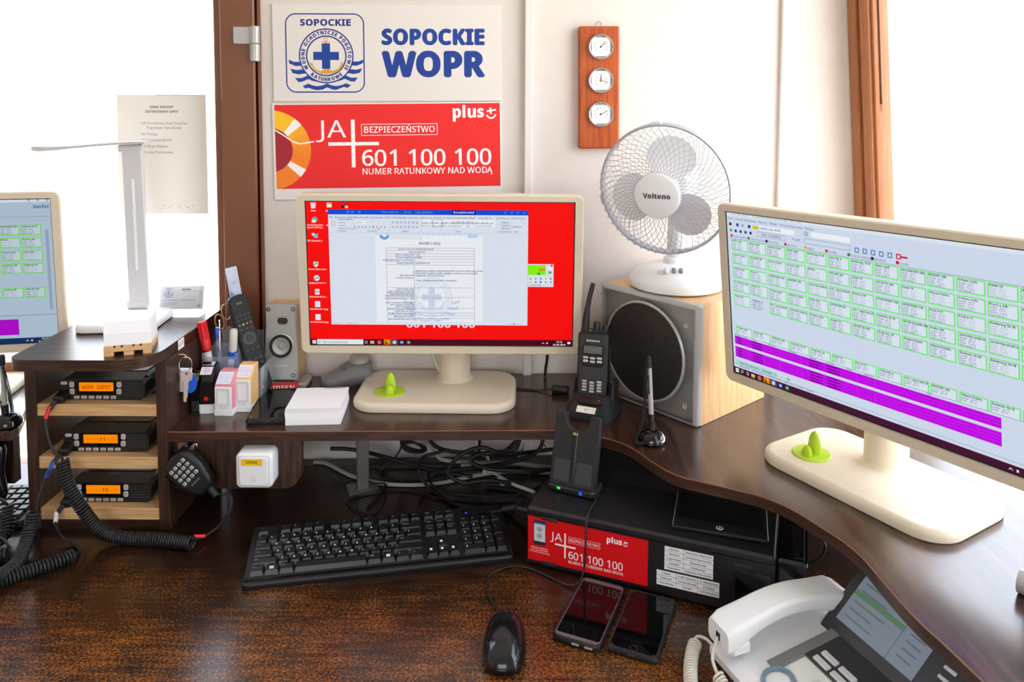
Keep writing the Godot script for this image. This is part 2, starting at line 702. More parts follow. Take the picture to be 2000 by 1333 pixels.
func build_room() -> void:
	struct("floor", span(V(-2.8, -0.15, -1.9), V(1.05, 0, 2.7)), M.floor)
	struct("ceiling", span(V(-2.8, 2.55, -1.9), V(1.05, 2.7, 2.7)), M.ceiling)
	struct("ground", boxed(V(160, 0.4, 160), 0.0, V(0, -3.3, 0)), M.sand, Transform3D(), "pale beach sand outside the windows")
	var wf := on_wall(-0.436, 0)
	var wall := group_struct("wall_back", "white painted wall behind the desk", wf)
	part(wall, "wall_panel", span(V(-0.101, 0, -0.2), V(1.30, 2.55, 0)), M.wall)
	part(wall, "wall_panel", span(V(-2.3, 0, -0.2), V(-1.75, 2.55, 0)), M.wall)
	part(wall, "lintel", span(V(-1.75, 2.5, -0.2), V(-0.101, 2.55, 0)), M.wall)
	part(wall, "sill_wall", span(V(-1.75, 0, -0.2), V(-0.101, 0.3, 0)), M.wall)
	# brown glazed door beside the wall: its hinge stile stands in view
	var win := group_struct("window_1", "tall glazing with brown frame and grey hinge", wf)
	part(win, "hinge_stile", span(V(-0.185, 0.3, -0.07), V(-0.112, 2.5, 0.012), 0.003), M.frame_brown)
	part(win, "stile_bead", span(V(-0.200, 0.3, -0.07), V(-0.185, 2.5, 0.004), 0.002), M.frame_brown)
	part(win, "rebate", span(V(-0.112, 0.3, -0.07), V(-0.107, 2.5, -0.030)), M.frame_brown)
	part(win, "outer_frame", span(V(-0.107, 0.3, -0.07), V(-0.101, 2.5, 0.006)), M.frame_brown)
	part(win, "rail", span(V(-1.75, 0.935, -0.07), V(-0.2, 0.975, 0.004), 0.003), M.frame_brown)
	part(win, "rail", span(V(-1.75, 0.69, -0.07), V(-0.2, 0.73, 0.004), 0.003), M.frame_brown)
	part(win, "rail", span(V(-1.75, 2.43, -0.07), V(-0.2, 2.5, 0.004), 0.003), M.frame_brown)
	part(win, "rail", span(V(-1.75, 0.3, -0.07), V(-0.2, 0.36, 0.004), 0.003), M.frame_brown)
	part(win, "stile", span(V(-1.75, 0.3, -0.07), V(-1.68, 2.5, 0.004), 0.003), M.frame_brown)
	part(win, "pane", span(V(-1.68, 0.975, -0.045), V(-0.2, 2.43, -0.040)), M.pane)
	part(win, "pane", span(V(-1.68, 0.36, -0.045), V(-0.2, 0.69, -0.040)), M.pane)
	part(win, "pane", span(V(-1.68, 0.73, -0.045), V(-0.2, 0.935, -0.040)), M.pane)
	var hinge := mb()
	slab(hinge, rr(0.036, 0.036, 0.001, 1), 0.0, 0.006, 0.001, at(-0.136, 1.679, 0.012))
	var leaf := part(win, "hinge", hinge, M.silver_dim, Transform3D(), "grey metal hinge")
	for k in 2:
		part(leaf, "knuckle", lathed([[0.0, 0], [0.0095, 0], [0.0105, 0.001], [0.0105, 0.0355], [0.0095, 0.0365], [0.0, 0.0365]], 20), M.silver_dim, at(-0.1095, 1.662 - 0.0375 * k, 0.017))
	# trims on the back wall
	struct("trim_1", span(V(0, D, 0), V(0.0185, 2.55, 0.014), 0.002), M.trim, on_wall(0.026, 0), "narrow white upright trim")
	struct("trim_2", span(V(0, S, 0), V(0.022, 2.55, 0.012), 0.002), M.trim, on_wall(0.589, 0), "white upright trim near the wooden window")
	# right wall: a wide window along the desk
	var rw := group_struct("wall_right", "white wall around the wide window")
	part(rw, "wall_panel", span(V(0.80, 0, -1.9), V(1.0, 0.60, 2.5)), M.wall)
	part(rw, "wall_panel", span(V(0.80, 2.48, -1.9), V(1.0, 2.55, 2.5)), M.wall)
	part(rw, "wall_panel", span(V(0.80, 0.60, -0.30), V(1.0, 2.48, 2.5)), M.wall)
	part(rw, "wall_panel", span(V(0.86, 0.60, -1.9), V(1.0, 2.48, -1.72)), M.wall)
	# its sash is tipped open: hinged at the foot, the head leans into the room
	var w2 := group_struct("window_2", "wooden window tipped open at the head", Transform3D(Basis(Vector3.BACK, 0.068), V(0.818, 0.66, 0)))
	part(w2, "stile", span(V(-0.008, 0, -1.686), V(0.04, 1.76, -1.650), 0.003), M.sash)
	part(w2, "rebate", span(V(0.030, 0, -1.650), V(0.04, 1.76, -1.640)), M.sash)
	part(w2, "bead", span(V(-0.004, 0, -1.640), V(0.04, 1.76, -1.606), 0.004), M.sash)
	part(w2, "bead", span(V(0.006, 0, -1.606), V(0.04, 1.76, -1.599), 0.002), M.sash)
	part(w2, "rail", span(V(-0.004, -0.03, -1.672), V(0.04, 0.03, -0.32), 0.003), M.sash)
	part(w2, "rail", span(V(-0.004, 1.70, -1.599), V(0.04, 1.76, -0.32), 0.003), M.sash)
	part(w2, "stile", span(V(-0.004, 0.03, -0.38), V(0.04, 1.70, -0.32), 0.003), M.sash)
	part(w2, "pane", span(V(0.016, 0.03, -1.599), V(0.021, 1.70, -0.38)), M.pane)
	# the sides that lie behind and beside the camera
	var lw := group_struct("wall_left", "white wall")
	part(lw, "wall_panel", span(V(-2.8, 0, -1.9), V(-2.6, 2.55, 2.5)), M.wall)
	var bw := group_struct("wall_rear", "white wall with an added window behind the camera")
	part(bw, "wall_panel", span(V(-2.8, 0, 2.5), V(1.0, 1.0, 2.7)), M.wall)
	part(bw, "wall_panel", span(V(-2.8, 2.35, 2.5), V(1.0, 2.55, 2.7)), M.wall)
	part(bw, "wall_panel", span(V(-2.8, 1.0, 2.5), V(-1.4, 2.35, 2.7)), M.wall)
	part(bw, "wall_panel", span(V(0.5, 1.0, 2.5), V(1.0, 2.35, 2.7)), M.wall)
	var w3 := group_struct("window_3", "added fill-light window with brown frame")  # added out of view to brighten front-facing surfaces and the desk telephone
	for q in [[1.0, 1.06], [2.29, 2.35]]: part(w3, "rail", span(V(-1.4, q[0], 2.54), V(0.5, q[1], 2.60)), M.frame_brown)
	for q in [[-1.4, -1.34], [-0.48, -0.42], [0.44, 0.5]]: part(w3, "stile", span(V(q[0], 1.06, 2.54), V(q[1], 2.29, 2.60)), M.frame_brown)
	for q in [[-1.34, -0.48], [-0.42, 0.44]]: part(w3, "pane", span(V(q[0], 1.06, 2.568), V(q[1], 2.29, 2.573)), M.pane)


func build_desk() -> void:
	# lower desk
	var desk := thing("desk", "dark brown wood desk, worn to orange specks along the front", "desk", at(-0.45, 0, -1.1))
	var inv := desk.transform.affine_inverse()
	part(desk, "desk_top", slabbed(PackedVector2Array([Vector2(-1.7, 0.66), Vector2(0.79, 0.66), Vector2(0.79, 1.685), Vector2(-1.7, 1.572)]), D - 0.03, D - 0.0006, 0.0), M.wenge_x, inv * flat(0, 0, 0))
	part(desk, "worn_veneer", quad(1.92, 0.94), worn_wood(), inv * flat(-0.17, D, -1.130))
	for x in [-1.67, -0.5, 0.76]:
		part(desk, "side_panel", span(V(x - 0.01, 0, -1.58), V(x + 0.01, D - 0.03, -0.75)), M.wenge_y, inv)
	# raised shelf, curving forward along the window
	var shelf := thing("raised_shelf", "dark brown raised shelf curving round the desk corner", "shelf", at(-0.02, D, -1.4))
	inv = shelf.transform.affine_inverse()
	var front := [[-0.626, 1.3465], [-0.28, 1.352], [0.03, 1.3585], [0.095, 1.357], [0.1575, 1.334], [0.1923, 1.3115], [0.2162, 1.2817], [0.2366, 1.2403], [0.2566, 1.206], [0.2776, 1.185], [0.305, 1.170], [0.3531, 1.1446], [0.3876, 1.1233], [0.4165, 1.0912], [0.4405, 1.0448], [0.4590, 1.0045], [0.4676, 0.9647], [0.4694, 0.9237], [0.4721, 0.8783], [0.4764, 0.8404], [0.4831, 0.8104], [0.4935, 0.7533], [0.503, 0.70]]
	var line := []
	for q in front: line.append(V(q[0], S, -q[1]))
	var curve := soft(line, 0.012)
	var p := PackedVector2Array()
	for v in curve: p.append(Vector2(v.x, -v.z))
	p.append_array(PackedVector2Array([Vector2(0.782, 0.70), Vector2(0.782, 1.685), Vector2(-0.626, 1.622)]))
	part(shelf, "shelf_board", slabbed(p, S - 0.018, S, 0.0), M.wenge_z, inv * flat(0, 0, 0))
	var band := mb()
	band.set_smooth_group(1)
	for k in curve.size() - 1:
		var q := []
		for j in 2:
			var i := k + j
			var d := (curve[mini(i + 1, curve.size() - 1)] - curve[maxi(i - 1, 0)]).normalized()
			q.append(curve[i] + V(-d.z, 0, d.x) * 0.0004)
		tri(band, q[0] + V(0, -0.018, 0), q[0] + V(0, -0.001, 0), q[1] + V(0, -0.001, 0))
		tri(band, q[0] + V(0, -0.018, 0), q[1] + V(0, -0.001, 0), q[1] + V(0, -0.018, 0))
	part(shelf, "edge_band", band, M.wenge_edge, inv)
	var edge := mb()
	for k in curve.size(): curve[k] += V(0, -0.0007, 0.0)
	tube(edge, curve, 0.0011, 6)
	part(shelf, "worn_edge", edge, M.worn_edge, inv, "edge band rubbed to orange brown")
	var leg := part(shelf, "leg", boxed(V(0.024, 0.169, 0.012), 0.001), M.steel, inv * at(-0.302, D + 0.0845, -1.50, 20), "grey steel leg")
	part(leg, "foot_plate", boxed(V(0.06, 0.003, 0.05), 0.0005), M.steel, at(0, -0.083, 0))
	part(shelf, "leg", boxed(V(0.03, 0.169, 0.03), 0.001), M.steel, inv * at(0.74, D + 0.0845, -0.75))
	part(shelf, "leg", boxed(V(0.03, 0.169, 0.03), 0.001), M.steel, inv * at(0.74, D + 0.0845, -1.6))
	var mic_board := PackedVector2Array([Vector2(-0.628, 0.818)])
	for k in 9:
		var a := -PI / 2 + PI / 2 * k / 8.0
		mic_board.append(Vector2(-0.425 + cos(a) * 0.035, 0.853 + sin(a) * 0.035))
	mic_board.append_array(PackedVector2Array([Vector2(-0.39, 0.919), Vector2(-0.628, 0.919)]))
	part(shelf, "apron_board", slabbed(mic_board, -1.388, -1.370, 0.0008), M.wenge_y, inv)
	# radio cabinet
	var cab := thing("radio_cabinet", "dark brown open cabinet with three pale shelves holding radios", "cabinet", at(-0.755, D, -1.45))
	inv = cab.transform.affine_inverse()
	part(cab, "side_panel", span(V(-0.886, D, -1.60), V(-0.866, 1.07, -1.3485), 0.0008), M.wenge_y, inv)
	part(cab, "side_panel", span(V(-0.647, D, -1.60), V(-0.627, 1.07, -1.3485), 0.0008), M.wenge_y, inv)
	part(cab, "bottom_panel", span(V(-0.866, D, -1.594), V(-0.647, 0.7675, -1.352)), M.wenge_x, inv)
	for y in [0.986, 0.887, 0.790]:
		part(cab, "shelf", span(V(-0.866, y - 0.022, -1.594), V(-0.647, y, -1.351), 0.0006), M.beech_x, inv)
	var top := PackedVector2Array()
	for q in [[-0.850, 1.317, 0.030, 180.0], [-0.693, 1.352, 0.065, 270.0]]:
		for k in 9:
			var a := deg_to_rad(q[3] + 90.0 * k / 8.0)
			top.append(Vector2(q[0] + cos(a) * q[2], q[1] + sin(a) * q[2]))
	top.append_array(PackedVector2Array([Vector2(-0.628, 1.612), Vector2(-0.880, 1.612)]))
	part(cab, "top_board", slabbed(top, 1.07, T, 0.0008), M.wenge_x, inv * flat(0, 0, 0))
	var st := picture(128, 96, rgb8(240, 236, 230))
	words(st, "KLUCZE", 64, 66, 34, rgb8(60, 55, 60), "r", 0.5, 100, -0.15)
	part(cab, "key_sticker", quad(0.026, 0.019), printed(st, 0.7), inv * at(-0.6272, 1.0798, -1.413, 90), "small white handwritten sticker")


func worn_wood() -> StandardMaterial3D:   # dark varnish with fine streaks, rubbed through to orange specks where arms rest
	var w := 1400
	var h := 696
	var streak := FastNoiseLite.new()
	streak.seed = 5
	streak.frequency = 0.02
	streak.fractal_octaves = 4
	var speck := FastNoiseLite.new()
	speck.seed = 9
	speck.frequency = 0.30
	speck.fractal_octaves = 3
	var patch := FastNoiseLite.new()
	patch.seed = 12
	patch.frequency = 0.006
	patch.fractal_octaves = 3
	var bytes := PackedByteArray()
	bytes.resize(w * h * 3)
	var i := 0
	for y in h:
		var fy := float(y) / h
		for x in w:
			var s := streak.get_noise_2d(x * 0.5, y * 7.0)
			var k := speck.get_noise_2d(x * 0.9, y * 1.2) + 0.18 * s
			var rub := smoothstep(0.30, 0.62, fy + 0.16 * patch.get_noise_2d(x, y))
			var m := smoothstep(-0.20, 0.62, k + 0.22 * rub + 0.3 * patch.get_noise_2d(x * 3.0, y * 3.0) - 0.10) * (0.10 + 0.90 * rub)
			var d := 0.80 + 0.35 * s
			bytes[i] = int(clampf((44.0 + 20.0 * rub) * d + 92.0 * m, 0, 255))
			bytes[i + 1] = int(clampf((27.0 + 10.0 * rub) * d + 54.0 * m, 0, 255))
			bytes[i + 2] = int(clampf((19.0 - 2.0 * rub) * d + 18.0 * m, 0, 255))
			i += 3
	var m2 := printed(Image.create_from_data(w, h, false, Image.FORMAT_RGB8, bytes), 0.21)
	return m2


# ------------------------------------------------------------------ things on the wall
func emblem(im: Image, ox: float, oy: float, size: float, bg: Color, faint := false) -> void:
	var k := size / 1090.0
	var navy := rgb8(22, 48, 128) if not faint else rgb8(214, 221, 238)
	var blue := rgb8(12, 62, 148) if not faint else rgb8(206, 214, 236)
	var gold := rgb8(206, 160, 66) if not faint else rgb8(214, 221, 238)
	var pt := func(x: float, y: float) -> Vector2: return Vector2(ox + (x - 115) * k, oy + (y - 110) * k)
	var o := rr(size, size, 145 * k, 10)
	var a := PackedVector2Array()
	var b := PackedVector2Array()
	var mid := Vector2(ox + size / 2, oy + size / 2)
	for v in o: a.append(mid + v)
	for v in inset(o, 16 * k): b.append(mid + v)
	if not faint: shape(im, a, navy)
	if not faint: shape(im, b, bg)
	words(im, "SOPOCKIE", pt.call(672, 278).x, pt.call(672, 278).y, 88 * k, navy, "b", 0.5, 695 * k, 0.0, 2.5 * k)
	for w in [[[155, 745], [230, 775], [310, 775], [330, 828], [250, 832], [165, 797]], [[178, 868], [260, 888], [350, 878], [390, 932], [290, 947], [205, 928]], [[238, 995], [330, 998], [430, 955], [500, 1020], [570, 1050], [490, 1040], [420, 1012], [345, 1045], [285, 1054]]]:
		var l := PackedVector2Array()
		var r := PackedVector2Array()
		for q in w:
			l.append(pt.call(q[0], q[1]))
			r.append(pt.call(1345 - q[0], q[1] - 4))
		shape(im, l, blue)
		shape(im, r, blue)
	var low := PackedVector2Array()
	for q in [[338, 1110], [420, 1075], [480, 1100], [545, 1110], [620, 1098], [678, 1072], [740, 1098], [810, 1108], [880, 1096], [940, 1070], [1010, 1096], [960, 1135], [915, 1118], [800, 1163], [740, 1152], [680, 1125], [620, 1155], [540, 1165], [470, 1150], [415, 1128], [385, 1143]]: low.append(pt.call(q[0], q[1]))
	shape(im, low, blue)
	var c: Vector2 = pt.call(675, 693)
	arc(im, c, 0, 378 * k, 0, TAU, navy, 72)
	arc(im, c, 0, 360 * k, 0, TAU, bg, 72)
	arc(im, c, 262 * k, 281 * k, 0, TAU, navy, 72)
	for run in [["WODNE OCHOTNICZE POGOTOWIE", -127.0, 127.0, 1], ["RATUNKOWE", 41.0, -41.0, -1]]:
		var s: String = run[0]
		var total := 0.0
		for ch in s: total += (glyph(ch, "b").w if ch != " " else 0.35) + 0.14
		var run_at := 0.0
		for ch in s:
			var wide: float = (glyph(ch, "b").w if ch != " " else 0.35) + 0.14
			var t := deg_to_rad(lerpf(run[1], run[2], (run_at + wide / 2) / total))
			run_at += wide
			if ch == " ": continue
			if run[3] == 1: words(im, ch, c.x + sin(t) * 299 * k, c.y - cos(t) * 299 * k, 48 * k, navy, "b", 0.5, 0.0, t, 2.2 * k)
			else: words(im, ch, c.x - sin(t) * 346 * k, c.y + cos(t) * 346 * k, 48 * k, navy, "b", 0.5, 0.0, t, 2.2 * k)
	# anchor, then the cross over it
	arc(im, pt.call(670, 470), 19 * k, 29 * k, 0, TAU, gold, 30)
	var p0: Vector2 = pt.call(603, 498)
	rect(im, p0.x, p0.y, 138 * k, 9 * k, gold)
	p0 = pt.call(655, 490)
	rect(im, p0.x, p0.y, 34 * k, 40 * k, gold)
	var fluke := PackedVector2Array()
	for q in [[437, 778], [500, 805], [478, 812], [520, 872], [590, 905], [640, 880], [660, 866], [690, 866], [720, 880], [760, 902], [830, 872], [880, 812], [860, 806], [912, 768], [900, 835], [840, 905], [760, 936], [672, 944], [590, 932], [510, 890], [465, 830]]: fluke.append(pt.call(q[0], q[1]))
	shape(im, fluke, gold)
	p0 = pt.call(615, 520)
	rect(im, p0.x, p0.y, 115 * k, 350 * k, blue)
	p0 = pt.call(497, 638)
	rect(im, p0.x, p0.y, 353 * k, 112 * k, blue)


func plus_mark(im: Image, x: float, base: float, cap: float) -> void:
	var w := words(im, "plus", x, base, cap, Color.WHITE, "b", 0.0, 0.0, 0.0, cap * 0.018)
	var c := Vector2(x + w + cap * 0.62, base - cap * 0.30)
	arc(im, c, cap * 0.30, cap * 0.44, 0.15, PI - 0.25, Color.WHITE, 24)
	stroke(im, c + Vector2(-0.06, -0.52) * cap, c + Vector2(-0.02, 0.02) * cap, cap * 0.15, Color.WHITE)
	stroke(im, c + Vector2(-0.36, -0.22) * cap, c + Vector2(0.42, -0.34) * cap, cap * 0.15, Color.WHITE)


func rescue_banner(im: Image, ox: float, k: float, ky: float, oy: float) -> void:   # the lettering both red signs share
	var w := Color(0.97, 0.95, 0.94)
	var h := (k + ky) / 2.0
	words(im, "JA", (262 + ox) * k, 220 * ky + oy, 115 * h, w, "r", 0.0, 196 * k)
	rect(im, (490 + ox) * k, 102 * ky + oy, 25 * k, 320 * ky, w)
	rect(im, (341 + ox) * k, 252 * ky + oy, 329 * k, 23 * ky, w)
	outline(im, (556 + ox) * k, 132 * ky + oy, 497 * k, 78 * ky, 4 * k, w)
	words(im, "BEZPIECZEŃSTWO", (805 + ox) * k, 190 * ky + oy, 40 * h, w, "r", 0.5, 458 * k, 0.0, 0.8 * k)
	words(im, "601 100 100", (560 + ox) * k, 412 * ky + oy, 106 * h, w, "r", 0.0, 842 * k, 0.0, 2.0 * k)
	words(im, "NUMER RATUNKOWY NAD WODĄ", (560 + ox) * k, 470 * ky + oy, 40 * h, w, "r", 0.0, 850 * k, 0.0, 0.8 * k)
	plus_mark(im, (1155 + ox) * k, 95 * ky + oy, 78 * h)


func build_wall_things() -> void:
	var k := 1.0
	var im := picture(1493, 625, rgb8(224, 217, 212))
	emblem(im, 81, 56, 515, rgb8(224, 217, 212))
	words(im, "SOPOCKIE", 713, 256, 98, rgb8(16, 58, 144), "b", 0.0, 671, 0.0, 5)
	words(im, "WOPR", 715, 463, 158, rgb8(14, 56, 142), "b", 0.0, 669, 0.0, 8)
	var sign := thing("wall_sign", "white sign with blue lifesaving emblem and blue name lettering", "sign", on_wall(-0.2685, 1.6448, 0.0, 0.35))
	part(sign, "board", slabbed(rr(0.487, 0.2065, 0.0), 0.0, 0.004, 0.0006), M.white_matt)
	part(sign, "print", quad(0.4855, 0.205), printed(im, 0.7), at(0, 0, 0.0042))
	var red := picture(1463, 560, rgb8(230, 34, 32))
	var c := Vector2(-37, 300)
	arc(red, c, 0, 160, 0, TAU, rgb8(160, 28, 42), 48)
	for i in 60:   # the printed ring: yellow above, orange below
		var a0 := -PI / 2 + PI * i / 60.0
		arc(red, c, 148, 266, a0, a0 + PI / 60.0, rgb8(248, 190, 30).lerp(rgb8(240, 128, 26), smoothstep(0.15, 0.6, i / 60.0)), 2)
	for b in [-0.80, 0.62]: arc(red, c, 148, 266, b - 0.10, b + 0.13, rgb8(244, 238, 232), 6)
	for q in [[[0, 166], [60, 205]], [[60, 205], [112, 245]], [[112, 245], [160, 260]], [[160, 260], [250, 246]]]:
		stroke(red, Vector2(q[0][0], q[0][1]), Vector2(q[1][0], q[1][1]), 9, rgb8(246, 240, 234))
	rescue_banner(red, 0, 1.0, 1.0, 0)
	var rs := thing("wall_sign", "red sign with lifebuoy picture and rescue phone number", "sign", on_wall(-0.2685, 1.4345, 0.0, 0.75))
	part(rs, "board", slabbed(rr(0.4915, 0.2075, 0.0), 0.0, 0.004, 0.0006), M.white_matt)
	part(rs, "print", quad(0.4835, 0.181), printed(red, 0.7), at(0.001, 0.0105, 0.0042))
	# weather station with clock
	var ws := thing("weather_station", "reddish wood panel with three round dials on the wall", "wall clock", on_wall(0.1885, 1.4405, 0.0, 0.6))
	part(ws, "panel", slabbed(rr(0.0885, 0.2645, 0.004, 3), 0.0, 0.02, 0.004, 3), M.cherry, at(0, 0.132, 0))
	var loop := []
	for i in 9: loop.append(V(cos(PI * i / 8.0) * 0.007, 0.262 + sin(PI * i / 8.0) * 0.013, 0.008))
	part(ws, "hanger", tubed(loop, 0.0008, 6, 0.002), M.steel)
	var faces := [["10", 0.2195, 0.78], ["clock", 0.1475, 0.0], ["20", 0.0745, 1.1]]
	for f in faces:
		var d := picture(256, 256, rgb8(238, 234, 230))
		if f[0] == "clock":
			for n in range(1, 13):
				var a := TAU * n / 12.0
				words(d, str(n), 128 + sin(a) * 84, 128 - cos(a) * 84 + 13, 27, rgb8(70, 66, 64), "r", 0.5)
			arc(d, Vector2(128, 128), 56, 58, 0, TAU, rgb8(170, 165, 160), 40)
			words(d, "QUARTZ", 128, 172, 9, rgb8(120, 115, 110), "r", 0.5)
		else:
			for n in 9:
				var a := deg_to_rad(-120 + 30 * n)
				words(d, str(absi(-40 + 10 * n) if f[0] == "10" else 10 * n + 10), 128 + sin(a) * 88, 128 - cos(a) * 88 + 7, 15, rgb8(60, 56, 54), "b", 0.5)
				for j in 5:
					var t := a + deg_to_rad(6 * j)
					if n < 8: stroke(d, Vector2(128 + sin(t) * 66, 128 - cos(t) * 66), Vector2(128 + sin(t) * (58 if j else 54), 128 - cos(t) * (58 if j else 54)), 2, rgb8(110, 104, 100))
			words(d, "THERMOMETER" if f[0] == "10" else "HYGROMETER", 128, 214, 12, rgb8(110, 104, 100), "r", 0.5)
			words(d, "°C" if f[0] == "10" else "%", 128, 186, 14, rgb8(110, 104, 100), "r", 0.5)
		var dx := 0.003
		var bez := part(ws, "dial", lathed([[0.0, 0], [0.0285, 0], [0.0285, 0.004], [0.0272, 0.0075], [0.0252, 0.0075], [0.0232, 0.003], [0.0, 0.003]], 40), M.chrome, at(dx, f[1], 0.02, 0, 90))
		part(bez, "dial_face", quad(0.0395, 0.0395), printed(d, 0.5), at(0, 0.0034, 0, 0, -90))
		var hands := [[0.06, 0.011, 0.0011], [1.83, 0.0155, 0.0007], [1.2, 0.015, 0.0003]] if f[0] == "clock" else [[f[2], 0.0165, 0.0007]]
		for hd in hands:
			var hs := mb()
			slab(hs, PackedVector2Array([Vector2(-hd[2], -0.003), Vector2(hd[2], -0.003), Vector2(hd[2] * 0.6, hd[1]), Vector2(-hd[2] * 0.6, hd[1])]), 0.0, 0.0004)
			part(bez, "hand", hs, M.ink_dark, at(0, 0.0038, 0, 0, -90) * Transform3D(Basis(Vector3.BACK, -hd[0]), V(0, 0, 0)))
		part(bez, "hub", lathed([[0.0, 0.0038], [0.0018, 0.0038], [0.0016, 0.0052], [0.0, 0.0052]], 14), M.gold if f[0] == "clock" else M.ink_dark)
	# notice taped to the glass
	var np := picture(760, 1048, rgb8(236, 233, 227))
	var tc := rgb8(120, 118, 112)
	words(np, "KANAŁ RADIOWY", 380, 118, 21, rgb8(70, 68, 64), "b", 0.5, 202)
	words(np, "ZINTERGOWANY SOPOT", 380, 158, 21, rgb8(70, 68, 64), "b", 0.5, 280)
	var lines := ["700 Państwowa Straż Pożarna", "Pogotowie Ratunkowe", "701 Policja", "712 Sopockie WOPR", "702 Straż Miejska", "703 Lasy Państwowe"]
	for i in 6: words(np, lines[i], 250 if i == 1 else 196, [260, 300, 356, 408, 462, 514][i], 21, tc, "r")
	for i in 14: ball(np, 330 + 23 * i, 990 + 14 * sin(i * 2.3), 3 + (i % 3) * 2, rgb8(206, 198, 182))
	var pm := printed(np, 0.9)
	pm.backlight = Color(0.55, 0.55, 0.54)
	var notice := thing("paper_notice", "sheet of paper with radio channel list on the window glass", "paper", on_wall(-0.764, 1.423, -0.038))
	part(notice, "sheet", quad(0.191, 0.262), pm)
	var tape := StandardMaterial3D.new()
	tape.transparency = BaseMaterial3D.TRANSPARENCY_ALPHA
	tape.albedo_color = Color(0.75, 0.82, 0.88, 0.35)
	tape.roughness = 0.2
	part(notice, "tape", slabbed(rr(0.13, 0.008, 0.0), 0.0, 0.0002), tape, at(0.055, 0.133, 0.0004))


# ------------------------------------------------------------------ monitors
func windows_mark(im: Image, x: float, y: float, s: float, col: Color) -> void:
	for i in 2:
		for j in 2: rect(im, x + i * s * 0.54, y + j * s * 0.54, s * 0.46, s * 0.46, col)


func taskbar(im: Image, y: float, col: Color, search: float) -> void:
	rect(im, 0, y, 1600, 900 - y, col)
	var my := (y + 900) / 2
	windows_mark(im, 15, my - 11, 22, Color.WHITE)
	var x := 62.0
	if search > 0:
		rect(im, 43, y + 2, search, 896 - y, rgb8(232, 238, 246))
		arc(im, Vector2(60, my - 3), 5, 7, 0, TAU, rgb8(120, 125, 135), 16)
		stroke(im, Vector2(56, my + 2), Vector2(50, my + 9), 2, rgb8(120, 125, 135))
		words(im, "Wpisz tu wyszukiwane słowa", 78, my + 7, 14, rgb8(120, 125, 135), "r", 0.0, 150)
		x = 43 + search + 8
	else:
		arc(im, Vector2(x, my - 3), 6, 8, 0, TAU, Color.WHITE, 16)
		stroke(im, Vector2(x - 5, my + 3), Vector2(x - 11, my + 10), 2, Color.WHITE)
		x += 28
	outline(im, x + 2, my - 8, 14, 16, 2, Color.WHITE)
	x += 34
	rect(im, x, my - 8, 24, 18, rgb8(250, 205, 90))
	rect(im, x + 4, my, 16, 8, rgb8(90, 170, 230))
	ball(im, x + 56, my, 12, rgb8(250, 120, 30))
	ball(im, x + 59, my - 2, 6, rgb8(90, 60, 200))
	rect(im, x + 82, y, 42, 900 - y, rgb8(226, 120, 10))
	ball(im, x + 98, my + 4, 6, rgb8(30, 30, 20))
	ball(im, x + 108, my - 4, 6, rgb8(240, 210, 60))
	rect(im, x + 126, y, 42, 900 - y, rgb8(100, 72, 92))
	ball(im, x + 147, my, 11, rgb8(190, 214, 240))
	rect(im, x + 180, my - 10, 24, 20, rgb8(24, 92, 200))
	words(im, "W", x + 192, my + 6, 12, Color.WHITE, "b", 0.5)
	rect(im, x + 222, my - 10, 24, 20, rgb8(20, 130, 80))
	words(im, "X", x + 234, my + 6, 12, Color.WHITE, "b", 0.5)
	for q in [0, 44, 88, 132, 180, 222]: rect(im, x + q, 896, 26, 3, rgb8(214, 120, 140))
	words(im, "12:16", 1518, my - 3, 11, Color.WHITE, "b", 0.5)
	words(im, "02.08.2019", 1518, my + 15, 11, Color.WHITE, "b", 0.5)
	stroke(im, Vector2(1412, my + 4), Vector2(1419, my - 4), 3, Color.WHITE)
	stroke(im, Vector2(1419, my - 4), Vector2(1426, my + 4), 3, Color.WHITE)
	rect(im, 1440, my - 5, 8, 10, Color.WHITE)
	rect(im, 1568, my - 9, 18, 14, Color.WHITE)


